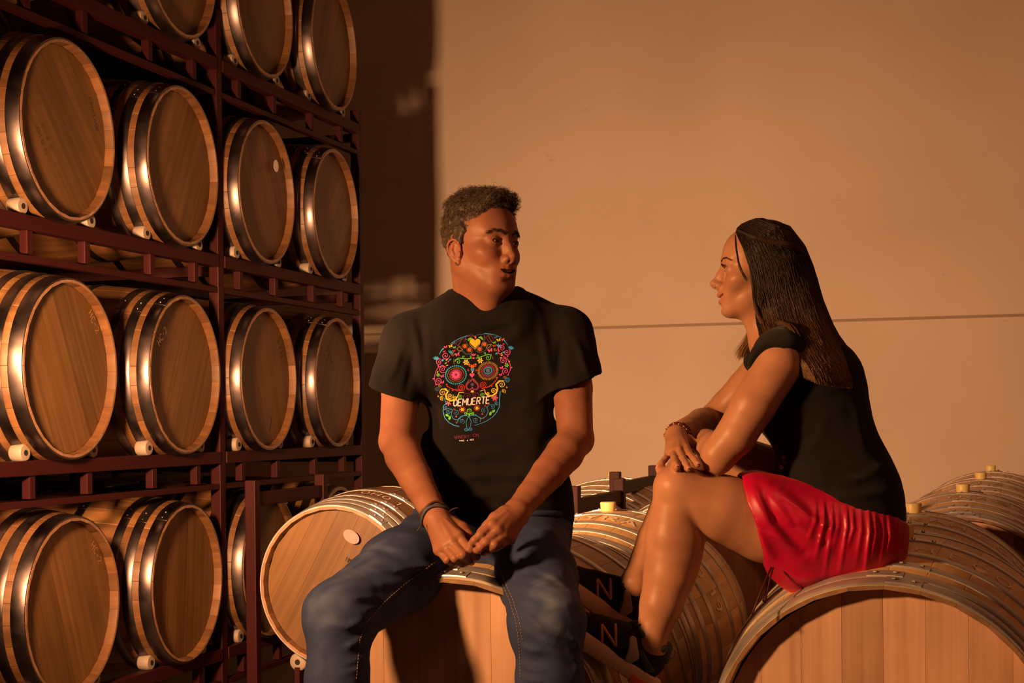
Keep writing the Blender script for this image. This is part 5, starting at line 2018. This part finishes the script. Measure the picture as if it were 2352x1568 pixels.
set_tint(me, Vw, wt)
w_body = adopt('body', me, woman)
for x in (-.0315, .0315):
    eyeball(woman, WH, (0, 1, -.05), x)
teeth(woman, WH)

# nails
M_NAIL = mat('nail', (.62, .30, .24), .15)
for k_ in ('idx', 'mid', 'rng', 'pnk'):
    h = WHND[k_]
    t = h[3]; d = (h[3] - h[2]).normalized()
    up = Vector((0, -.55, .83)); up = (up - d * up.dot(d)).normalized()
    if k_ == 'pnk': up = (up + Vector((-.3, 0, 0))).normalized(); up = (up - d * up.dot(d)).normalized()
    sd = d.cross(up)
    vs, fs = [], []
    for i in range(5):
        for j in range(5):
            u, v = (i / 4 - .5), (j / 4 - .5)
            rr = .0070
            wd = .0095 * (1 - .25 * max(0, v * 2) ** 3)
            vs.append(t + d * (.0015 + v * .0105) + sd * u * wd + up * (rr + .0003 - (u * wd) ** 2 / (2 * rr) * 1.0 - max(0, v) ** 2 * .004))
    for i in range(4):
        for j in range(4): fs.append([i * 5 + j, i * 5 + j + 1, i * 5 + j + 6, i * 5 + j + 5])
    adopt('fingernail', mesh('fingernail', vs, fs, M_NAIL, True), w_body)

# black top -----------------------------------------------------------------
U = Body()
U.cone(P(1800, 800, 3.44), P(1795, 812, 3.32), .050, .052, .03)
U.cone(P(1795, 800, 3.47), P(1775, 815, 3.60), .050, .050, .03)
U.cone(P(1800, 802, 3.36), P(1772, 835, 3.285), .050, .054, .03)          # cap sleeve
U.cone(P(1780, 802, 3.58), P(1755, 830, 3.62), .048, .050, .03)
U.cone(P(1842, 872, 3.395), P(1842, 872, 3.52), .105, .105, .05)
U.cone(P(1790, 925, 3.385), P(1785, 925, 3.51), .066, .066, .05)           # bust
U.cone(P(1880, 960, 3.39), P(1880, 960, 3.51), .115, .115, .06)
U.cone(P(1910, 1060, 3.40), P(1910, 1060, 3.50), .108, .108, .06)
U.cone(P(1935, 1120, 3.38), P(1935, 1120, 3.52), .118, .118, .06)
U.cone(P(1950, 1180, 3.37), P(1950, 1180, 3.53), .125, .125, .05)
U.cone(P(1905, 866, 3.42), P(1905, 866, 3.50), .076, .076, .05)
# hem of the top, rising to the front
U.plane(P(1920, 1160, 3.4), (P(1980, 1184, 3.4) - P(1820, 1124, 3.4)).cross(Vector((0, 1, 0))) * -1.0, .010)
# cap sleeve cut: the arm comes out below and in front
U.cone(P(1768, 850, 3.215), P(1690, 985, 3.205), .064, .072, .006, 's')
U.cone(P(1735, 872, 3.68), P(1670, 940, 3.70), .060, .080, .012, 's')
# neckline
U.cone(P(1770, 745, 3.45), P(1775, 800, 3.455), .062, .060, .010, 's')
WF = [((1790, 1050), (1850, 1075), (1920, 1085), .012, .006), ((1800, 1080), (1880, 1105), (1960, 1105), .012, .006), ((2030, 1070), (1985, 1095), (1930, 1110), .012, .008),
      ((2050, 1130), (1990, 1135), (1930, 1140), .012, .007), ((1850, 900), (1830, 960), (1800, 1020), .014, .004), ((1900, 950), (1880, 1010), (1830, 1060), .014, .004),
      ((2020, 1100), (1970, 1085), (1920, 1065), .010, -.006), ((1960, 900), (1975, 980), (1985, 1050), .014, .004)]
for a, b, c, r, h in WF:
    U.disp.append(crease([P(a[0], a[1], 3.4), P(b[0], b[1], 3.4), P(c[0], c[1], 3.4)], r, h, 3.4))
U.disp.append(lambda q: .0020 * wob(q, 22.0, 4.1) + .0008 * wob(q, 60.0, 1.1))
Vu, Qu = U.nets((.50, 3.15, 1.05), (1.02, 3.76, 1.62), .0042)
top_o = adopt('top', np_mesh('top', Vu, Qu, M_TEE_W), woman)
bvh_u = BVHTree.FromPolygons([tuple(v) for v in Vu], [tuple(int(i) for i in q) for q in Qu])
# the print on its front edge
for (x, y, r, colr) in ((1738, 1000, 6, 'plum'), (1748, 1012, 7, 'plum'), (1758, 1022, 6, 'red'), (1768, 1034, 7, 'plum'), (1778, 1044, 6, 'gold'), (1786, 1052, 6, 'yellow'), (1790, 1062, 5, 'green'),
                     (1796, 1072, 5, 'white'), (1793, 1082, 5, 'blue'), (1800, 1050, 5, 'gold'), (1803, 1060, 5, 'plum')):
    mb = MB()
    n_ = 22
    pts = [(x + r * (1 - i / n_ * .8) * math.cos(i * .55), y + r * (1 - i / n_ * .8) * math.sin(i * .55)) for i in range(n_ + 1)]
    vs = []
    for i, p in enumerate(pts):
        a, c = pts[max(i - 1, 0)], pts[min(i + 1, n_)]
        tx, ty = c[0] - a[0], c[1] - a[1]; l = math.hypot(tx, ty)
        for sg in (1, -1):
            vs.append(on_surface(bvh_u, p[0] - ty / l * .8 * sg, p[1] + tx / l * .8 * sg, .0012))
    if any(v is None for v in vs): continue
    mb.v = vs; mb.f = [[2 * i, 2 * i + 1, 2 * i + 3, 2 * i + 2] for i in range(n_)]
    adopt('print', mb.mesh('print', bpy.data.materials['print_' + colr]), top_o)

# red skirt -------------------------------------------------------------------
M_SATIN = mat('red_satin', (.50, .004, .055), .42)
_b = M_SATIN.node_tree.nodes['Principled BSDF']
_b.inputs['Sheen Weight'].default_value = .25; _b.inputs['Sheen Tint'].default_value = (1, .1, .08, 1); _b.inputs['Sheen Roughness'].default_value = .35
_b.inputs['Anisotropic'].default_value = .4
K = Body()
K.cone(P(1958, 1205, 3.37), P(1958, 1205, 3.53), .122, .122, .05)
K.cone(P(1960, 1262, 3.35), P(1960, 1262, 3.53), .108, .108, .05)
K.cone(P(1925, 1235, 3.335), P(1735, 1190, 3.325), .112, .108, .04, clip=[(P(1722, 1200, 3.33), tuple(P(1690, 1220, 3.33) - P(1800, 1172, 3.33)))])
K.cone(P(1925, 1190, 3.565), P(1785, 1112, 3.60), .105, .094, .02, clip=[(P(1756, 1095, 3.60), tuple(P(1740, 1085, 3.6) - P(1800, 1120, 3.6)))])
K.cone(P(1900, 1275, 3.34), P(1840, 1300, 3.30), .070, .050, .05)
K.cone(P(1840, 1300, 3.32), P(1775, 1230, 3.31), .048, .040, .05)
K.cone(P(1960, 1290, 3.35), P(1860, 1315, 3.31), .050, .036, .04)
# hem cut towards the knees and hollow inside the openings
K.plane(P(1722, 1200, 3.33), (-.98, .22, -.30), .006)
K.cone(P(1690, 1178, 3.315), P(1760, 1200, 3.325), .086, .088, .008, 's')
K.cone(P(1735, 1082, 3.60), P(1790, 1115, 3.60), .084, .078, .006, 's')
_kp, _kn = A3(P(1930, 1140, 3.4)), A3((P(1980, 1172, 3.4) - P(1820, 1108, 3.4)).cross(Vector((0, 1, 0))).normalized())
_kx = P(1800, 1100, 3.4).x
K._add('i', lambda q: np.minimum((q - _kp) @ _kn, q[:, 0] - _kx), .010)
SF = [((1725, 1100), (1765, 1200), (1840, 1290), .014, .008), ((1765, 1115), (1820, 1190), (1900, 1262), .016, .009), ((1790, 1125), (1860, 1190), (1930, 1225), .012, .010),
      ((1745, 1120), (1785, 1200), (1850, 1265), .010, -.007), ((1785, 1140), (1830, 1205), (1900, 1240), .009, -.006), ((1735, 1205), (1775, 1290), (1840, 1330), .012, .005),
      ((1745, 1220), (1790, 1238), (1840, 1262), .006, .004), ((1800, 1330), (1880, 1330), (1960, 1310), .012, .004)]
for a, b, c, r, h in SF:
    K.disp.append(crease([P(a[0], a[1], 3.3), P(b[0], b[1], 3.3), P(c[0], c[1], 3.3)], r, h, 3.3))
# gathers hanging from the waistband
for i in range(12):
    x0 = 1872 + i * 17 + (i * 7 % 5); y0 = 1146 + i * 3.6
    K.disp.append(crease([P(x0, y0, 3.3), P(x0 + 2 + i * .2, y0 + 50, 3.3), P(x0 - 18 + i * 1.2, y0 + 100 + (i * 37 % 5) * 16, 3.3)], .0048, .0030 + .0014 * (i * 29 % 3), 3.3))
K.disp.append(lambda q: .0020 * wob(q, 22.0, 3.3) + .0005 * wob(q, 60.0, .3))
Vk, Qk = K.nets((.50, 3.12, .90), (1.02, 3.78, 1.30), .0028)
skirt = adopt('skirt', np_mesh('skirt', Vk, Qk, M_SATIN), woman)
M_CORD = mat('dark_red_cord', (.06, .006, .010), .6)
mb = MB().tube([P(1776, 1303, 3.23), P(1768, 1330, 3.21), P(1758, 1378, 3.19)], .0022, 6)
mb2 = MB().tube([P(1771, 1303, 3.23), P(1755, 1340, 3.20), P(1740, 1378, 3.18), P(1727, 1411, 3.17)], .0022, 6)
adopt('drawstring', mb.mesh('drawstring', M_CORD, True), skirt)
adopt('drawstring', mb2.mesh('drawstring', M_CORD, True), skirt)
adopt('drawstring_tip', MB().tube([P(1759, 1372, 3.19), P(1754, 1382, 3.19)], .0042, 7).mesh('drawstring_tip', M_CORD, True), skirt)

# bead bracelet ------------------------------------------------------------------
M_BEAD = mat('dark_red_bead', (.12, .02, .018), .2)
M_BEAD2 = mat('pale_bead', (.55, .35, .28), .15)
rng_ = random.Random(3)
for ri, off in enumerate((-.012, -.006, .001, .008)):
    axv = (fW - fE).normalized()
    c = fW + axv * (off - .008)
    u = axv.orthogonal().normalized(); v_ = axv.cross(u)
    mbs = [MB(), MB()]
    for i in range(40):
        a = 2 * PI * i / 40 + ri * .3
        dirv = u * math.cos(a) + v_ * math.sin(a)
        smp = np.array([A3(c + dirv * (.012 + .035 * k / 24)) for k in range(25)])
        dd = W.ev(smp); k = int(np.argmax(dd > 0)) if (dd > 0).any() else 12
        p = c + dirv * (.012 + .035 * k / 24 + .0016) + axv * .003 * math.sin(a * 2 + ri)
        mm_ = Matrix.Translation(p) @ Matrix.Scale(1, 4)
        mbs[rng_.random() < .35].lathe([(.0008, -.0021), (.0021, -.001), (.0021, .001), (.0008, .0021)], 6, Matrix.Translation(p))
    for j, m_ in ((0, M_BEAD), (1, M_BEAD2)):
        o = adopt('bead_bracelet', mbs[j].mesh('bead_bracelet', m_, True), woman); o['kind'] = 'stuff'

# long hair ------------------------------------------------------------------------
M_HAIR_W = mat('brown_balayage_hair', (.06, .03, .018), .5)
_b = M_HAIR_W.node_tree.nodes['Principled BSDF']
_at = N(M_HAIR_W, 'ShaderNodeAttribute'); _at.attribute_name = 'tone'
_r = ramp(M_HAIR_W, [(0, (.012, .006, .004)), (.4, (.035, .017, .010)), (.7, (.11, .055, .022)), (1, (.30, .16, .055))])
L(M_HAIR_W, _at, 'Fac', _r, 'Fac'); L(M_HAIR_W, _r, 'Color', _b, 'Base Color')
GD = [  # guides from the hairline (front) to the outline of the back; t = root .. tip
    [(1690, 535), (1706, 570), (1722, 620), (1731, 680), (1737, 740), (1748, 785), (1762, 806), (1778, 815)],
    [(1693, 524), (1722, 560), (1742, 620), (1752, 680), (1764, 740), (1792, 790), (1822, 830), (1846, 862)],
    [(1703, 515), (1742, 548), (1772, 610), (1785, 680), (1804, 745), (1835, 800), (1864, 840), (1882, 876)],
    [(1718, 508), (1768, 535), (1806, 600), (1824, 670), (1846, 740), (1876, 795), (1905, 840), (1922, 882)],
    [(1735, 502), (1790, 519), (1828, 572), (1852, 640), (1872, 710), (1902, 780), (1936, 830), (1958, 886)],
    [(1752, 501), (1814, 517), (1850, 563), (1871, 617), (1889, 684), (1917, 754), (1957, 812), (1987, 882)]]
HWID = [.034, .088, .094, .093, .115, .185, .222, .232]      # half width of the hair across, root .. tip
GA = np.array(GD, float)
PXS = 3.45 / F


def hair_pt(g, t, side, off=0.0):
    """g 0..1 front..back outline, t 0..1 root..tip, side -1 near / +1 far; arrays"""
    gi = np.clip(g * 5, 0, 4.9999); i0 = gi.astype(int); fg = gi - i0
    ti = np.clip(t * 7, 0, 6.9999); j0 = ti.astype(int); ft = ti - j0
    ft = ft
    def at(i, j): return GA[i, j]
    p = ((at(i0, j0) * (1 - ft)[:, None] + at(i0, j0 + 1) * ft[:, None]) * (1 - fg)[:, None] +
         (at(i0 + 1, j0) * (1 - ft)[:, None] + at(i0 + 1, j0 + 1) * ft[:, None]) * fg[:, None])
    hw = np.interp(t * 7, range(8), HWID)
    hw = hw * np.where(t > .45, np.interp(g, [0, .35], [.72, 1.0]), 1.0)
    dep = hw * np.sqrt(np.clip(1 - (g * .999) ** 2.6, 0, 1)) + off
    D = 3.45 + .06 * t * 0 + side * dep + .01 * t
    a, b = p[:, 0] - HX, p[:, 1] - HY
    return np.stack([(a * CR - b * SR) * D / F, D, CAMZ - (a * SR + b * CR) * D / F], 1)


gn, tn = 22, 40
vv, qq, tone = [], [], []
for side in (-1, 1):
    b0 = len(vv) * (gn + 1) if False else sum(len(x) for x in vv)
    for i in range(gn + 1):
        t = np.linspace(0, 1, tn + 1)
        vv.append(hair_pt(np.full(tn + 1, i / gn), t * .985, side, -.007 if i < gn else 0))
    for i in range(gn):
        for j in range(tn):
            q = [b0 + i * (tn + 1) + j, b0 + i * (tn + 1) + j + 1, b0 + (i + 1) * (tn + 1) + j + 1, b0 + (i + 1) * (tn + 1) + j]
            qq.append(q if side < 0 else q[::-1])
VV = np.concatenate(vv)
me = np_mesh('hair', VV, np.array(qq), M_HAIR_W)
at = me.attributes.new('tone', 'FLOAT', 'POINT')
tt = np.tile(np.linspace(0, 1, tn + 1), (gn + 1) * 2)
at.data.foreach_set('value', (.14 + .42 * tt).astype(np.float32))
whair = adopt('hair', me, woman)
# scalp cap joining the two sides
C_ = Body(); C_.T = WH
C_.ell((0, -.012, .030), (.0700, .0845, .0835), .01)
C_.ell((0, -.018, .050), (.060, .066, .060), .03)
C_.plane((0, .060, .070), (0, .82, -.57), .006)
C_.plane((0, .020, -.030), (0, .75, -.66), .02)
C_.T = None
_Wi = np.array(WH.inverted())
C_.disp.append(lambda q: .0012 * wob((q @ _Wi[:3, :3].T) * np.array([3.0, .8, 1.0]), 90.0, .4))
c = WH.translation
v_c, q_c = C_.nets(c - Vector((.13, .13, .13)), c + Vector((.14, .13, .15)), .0035)
me = np_mesh('hair_crown', v_c, q_c, M_HAIR_W)
at = me.attributes.new('tone', 'FLOAT', 'POINT'); at.data.foreach_set('value', np.full(len(v_c), .12, np.float32))
adopt('hair_crown', me, whair)
rng = np.random.default_rng(11)


def make_hairs(n, side, seed, kk=18):
    r = np.random.default_rng(seed)
    g = r.uniform(0, 1, n) ** .8
    clump = r.integers(0, 60, n)
    cg = r.uniform(0, 1, 60)
    g = np.clip(g * .55 + cg[clump] * .45, 0, 1)
    t0 = r.uniform(0, .30, n) * (r.random(n) < .5)
    t1 = np.clip(r.normal(.98, .035, n), .6, 1.06)
    ph = r.uniform(0, 6.28, n); am = r.uniform(.0, 1, n)
    pol = np.zeros((n, kk, 3))
    dg = r.normal(0, .02, n)
    for j in range(kk):
        s = j / (kk - 1)
        t = t0 + (t1 - t0) * s
        gg = np.clip(g + dg * s + (.016 * np.sin(s * 7 + ph) + .022 * np.sin(s * 5 + clump * 1.7)) * s, 0, 1)
        off = r.uniform(-.0035, .0018, n) if j == 0 else off
        p = hair_pt(gg, t, side, off + .0016 * np.sin(s * 9 + ph * 2))
        ext = np.clip(t - .985, 0, 1)
        p[:, 2] -= ext * .10
        pol[:, j] = p + (r.normal(0, .0004, (n, 3)))
    ttn = np.linspace(0, 1, kk)[None, :]
    tone_c = r.normal(0, .13, 60)[clump] + r.normal(0, .05, n)
    tn_ = np.clip(.18 + .68 * ttn ** 1.3 + tone_c[:, None] * (0.4 + ttn), 0, 1)
    return pol, tn_


p1, t1_ = make_hairs(6800, -1, 3)
p2, t2_ = make_hairs(1500, 1, 4)
strands('hair_strands', np.concatenate([p1, p2]), np.full((8300, 1), .00050), np.concatenate([t1_, t2_]), M_HAIR_W, whair)


def wisp(name, pts, n, spread, w, t0, t1):
    pts = np.array([A3(P(*p)) for p in pts]); k = 16
    s = np.linspace(0, len(pts) - 1, k)
    # smooth interpolation
    base = np.stack([np.interp(s, range(len(pts)), pts[:, i]) for i in range(3)], 1)
    for _ in range(3): base[1:-1] = (base[:-2] + base[1:-1] * 2 + base[2:]) / 4
    r = np.random.default_rng(abs(hash(name + str(n))) % 1000 if False else n)
    pol = base[None] + r.normal(0, 1, (n, 1, 3)) * spread * (0.3 + np.linspace(0, 1, k)[None, :, None]) + .0012 * np.sin(np.linspace(0, 9, k)[None, :, None] + r.uniform(0, 6, (n, 1, 1)))
    strands(name, pol, np.full((n, 1), w), np.tile(np.linspace(t0, t1, k), (n, 1)), M_HAIR_W, whair)


wisp('face_wisp', [(1689, 540, 3.39), (1690, 565, 3.375), (1695, 600, 3.37), (1705, 628, 3.37), (1716, 645, 3.365)], 34, .0011, .00032, .25, .5)
wisp('face_wisp', [(1722, 610, 3.37), (1728, 660, 3.365), (1733, 705, 3.365), (1742, 725, 3.36), (1752, 745, 3.36)], 60, .0016, .00036, .6, .95)
wisp('shoulder_lock', [(1768, 740, 3.36), (1800, 740, 3.33), (1822, 755, 3.31), (1835, 800, 3.30), (1842, 845, 3.30), (1850, 875, 3.30)], 240, .0040, .00040, .55, .9)
wisp('front_lock', [(1740, 700, 3.52), (1735, 740, 3.53), (1722, 775, 3.535), (1708, 800, 3.54), (1698, 818, 3.545)], 260, .0042, .00040, .6, .98)
wisp('top_lock', [(1697, 528, 3.40), (1730, 545, 3.37), (1770, 556, 3.36), (1805, 560, 3.36), (1826, 566, 3.375), (1842, 580, 3.41)], 260, .0022, .00040, .25, .75)
wisp('fly_away', [(1866, 622, 3.44), (1880, 690, 3.41), (1905, 760, 3.40), (1950, 830, 3.39), (1978, 872, 3.39)], 120, .0045, .00030, .4, .8)
# brows and lashes
n = 160; r = np.random.default_rng(2)
t = r.uniform(0, 1, n); sgn = r.choice([-1, 1], n)
guide = np.array([(.012, .092, .0185), (.024, .0875, .0245), (.038, .079, .0250), (.049, .068, .0190)])
gx = np.stack([np.interp(t * 3, [0, 1, 2, 3], guide[:, i]) for i in range(3)], 1); gx[:, 2] += r.normal(0, .0009, n); gx[:, 0] *= sgn
WM = np.array(WH)
g_w = W.project(gx @ WM[:3, :3].T + WM[:3, 3], 3)
d = np.stack([sgn * .8, -.3 + 0 * t, .35 - .8 * t], 1) @ (WM[:3, :3] / WS).T
s = np.linspace(0, 1, 4)[None, :, None]
strands('eyebrow_hairs', g_w[:, None, :] + d[:, None, :] * s * .006 + (np.array(wf) * .0011)[None, None, :] * np.sin(s * 2.6), np.full((n, 1), .0003), np.full(n, .15), M_HAIR_W, woman)
n = 56
t = np.linspace(-1, 1, n // 2); L0 = []
for sg in (1, -1):
    for tt_ in t:
        x = .0318 + .0132 * tt_; z = .0046 * (1 - tt_ * tt_) + .0002 + .002 * tt_
        y = .0725 + math.sqrt(.0158 ** 2 - (x - .0316) ** 2 - z * z)
        L0.append(((sg * x, y, z), (sg * .25 * tt_, 1, .55)))
pol = np.zeros((len(L0), 5, 3))
for i, (p, dd) in enumerate(L0):
    dv = Vector(dd).normalized()
    for j in range(5):
        q = Vector(p) + dv * .0078 * j / 4 + Vector((0, 0, 1)) * .0030 * (j / 4) ** 2
        pol[i, j] = A3(WH @ q)
strands('eyelashes', pol, np.full((len(L0), 1), .00035), np.zeros(len(L0)), M_HAIR_W, woman)

# sneakers ----------------------------------------------------------------------
M_SNK = fabric('black_mesh', (.014, .013, .015), (.022, .020, .022), .8, .05)
M_GREY = mat('light_grey_suede', (.40, .33, .30), .8)
M_COLLAR = mat('blue_grey_lining', (.045, .06, .085), .8)
M_LOGO = mat('copper_trim', (.50, .22, .12), .5)
M_SOLE = mat('cream_sole', (.62, .42, .30), .6)
M_CORAL = mat('coral_sole', (.75, .12, .08), .5)


def sneaker(heel, toe, D, label):
    """shoe built in a frame: x from heel to toe, z up, y away from the camera; ankle at the heel end"""
    h, t = P(heel[0], heel[1], D), P(toe[0], toe[1], D + .01)
    x = (t - h).normalized(); y = Vector((0, 1, 0)); y = (y - x * y.dot(x)).normalized(); z = x.cross(y)
    if z.z < 0: z = -z
    M = Matrix(((x.x, y.x, z.x, h.x), (x.y, y.y, z.y, h.y), (x.z, y.z, z.z, h.z), (0, 0, 0, 1)))
    o = empty('sneaker', M); o.parent = woman; o.matrix_world = M
    Ln = .262

    def put(name, b, lo, hi, hh, m):
        b_T = b
        v, q = b_T.nets(lo, hi, hh)
        k = link(name, np_mesh(name, v, q, m), o)
        return k
    ub_ = b = Body()       # upper
    b.cone((.045, 0, .050), (.10, 0, .048), .039, .039, .03)
    b.cone((.10, 0, .048), (.215, 0, .036), .039, .032, .03)
    b.cone((.052, 0, .050), (.058, 0, .090), .037, .034, .02)
    b.cone((.10, 0, .078), (.17, 0, .054), .022, .022, .03)
    b.cone((.062, 0, .094), (.070, 0, .150), .023, .034, .006, 's')
    b.plane((.02, 0, .088), (-.10, 0, 1), .006)
    b.plane((0, 0, .020), (0, 0, -1), .004)
    put('upper', b, (-.02, -.07, 0), (.28, .07, .13), .0035, M_SNK)
    b = Body()
    b.cone((.035, 0, .010), (.215, 0, .010), .043, .045, .01, clip=[((0, 0, .026), (-.04, 0, 1)), ((0, 0, -.006), (0, 0, -1))])
    b.disp.append(lambda q: -.0012 * (np.sin(q[:, 0] * 420) > .6) * (q[:, 2] < .006))
    put('sole', b, (-.03, -.07, -.02), (.29, .07, .05), .003, M_SOLE)
    b = Body()
    b.cone((.030, 0, .004), (.055, 0, .004), .0445, .0445, .01, clip=[((0, 0, .011), (0, 0, 1)), ((0, 0, -.010), (0, 0, -1)), ((.062, 0, 0), (1, 0, 0))])
    put('heel_pad', b, (-.03, -.07, -.02), (.10, .07, .03), .003, M_CORAL)

    def panel(name, reg, m, grow=.0018):
        q_ = Body()
        q_.ops.append(('u', lambda Pn: ub_.ev(Pn) - grow, .002))
        q_.ops.append(('i', lambda Pn: reg.ev(Pn), .002))
        put(name, q_, (-.02, -.07, 0), (.17, .07, .12), .0026, m)
    for sg in (-1, 1):
        r_ = Body()
        r_.chain([(.085, sg * .045, .020), (.082, sg * .045, .045), (.100, sg * .042, .075)], [.010, .012, .009], .008)
        panel('side_panel', r_, M_GREY)
    for sg in (-1, 1):
        r_ = Body()
        r_.chain([(-.01, sg * .04, .034), (.035, sg * .045, .036), (.070, sg * .045, .060)], [.012, .009, .006], .008)
        panel('heel_counter', r_, M_COLLAR, .0026)
    b = Body()       # padded collar
    pts = [(.098, -.018, .100), (.084, -.028, .094), (.058, -.033, .088), (.034, -.024, .090), (.024, 0, .096), (.034, .024, .090), (.058, .033, .088), (.084, .028, .094), (.098, .018, .100)]
    b.chain(pts, [.0085] * len(pts), .008)
    b.chain([(.022, 0, .094), (.014, 0, .070)], [.012, .012], .01)
    put('collar', b, (-.03, -.06, .02), (.13, .06, .115), .003, M_COLLAR)
    b = Body(); b.cone((.105, 0, .092), (.140, 0, .072), .017, .018, .01, flat=((.4, 0, .9), .5)); b.cone((.096, 0, .108), (.108, 0, .092), .013, .017, .01)
    put('tongue', b, (.05, -.05, .04), (.18, .05, .14), .003, M_SNK)
    mb = MB()
    for i in range(5):
        xx = .112 + i * .016; zz = .094 - i * .0085
        mb.tube([(xx, -.027, zz - .010), (xx + .003, 0, zz + .004), (xx, .027, zz - .010)], .0024, 6)
    mb.tube([(.106, 0, .104), (.098, -.022, .112), (.110, -.030, .102), (.112, -.008, .102)], .0022, 6)
    mb.tube([(.106, 0, .104), (.112, -.026, .094), (.126, -.042, .074), (.128, -.044, .060)], .0020, 6)
    link('lace', mb.mesh('lace', M_BLACK, True), o)['kind'] = 'stuff'
    mb = MB().tube([(.018, 0, .100), (.002, 0, .100), (-.004, 0, .086), (.006, 0, .076)], .0026, 6)
    link('pull_tab', mb.mesh('pull_tab', M_GREY, True), o)
    # raised letter on the flank, following the upper
    mb = MB(); hN = .040

    def fl(u, v):
        px_, pz_ = .150 - .848 * u * .030 + .53 * v * .046, .026 + .53 * u * .030 + .848 * v * .046
        ys = np.linspace(-.07, 0, 71)
        dd_ = ub_.ev(np.stack([np.full(71, px_), ys, np.full(71, pz_)], 1))
        k_ = int(np.argmax(dd_ < 0)) if (dd_ < 0).any() else 70
        return Vector((px_, ys[k_] - .0008, pz_))
    for st in ([(0, 0), (0, 1)], [(0, 1), (1, 0)], [(1, 0), (1, 1)]):
        mb.tube([fl(*p) for p in dense(st, .15)], .0036, 6)
    link('letter_n', mb.mesh('letter_n', M_LOGO), o)
    return o


sneaker((1500, 1583), (1275, 1443), 3.285, '')
sneaker((1484, 1472), (1262, 1334), 3.455, '')
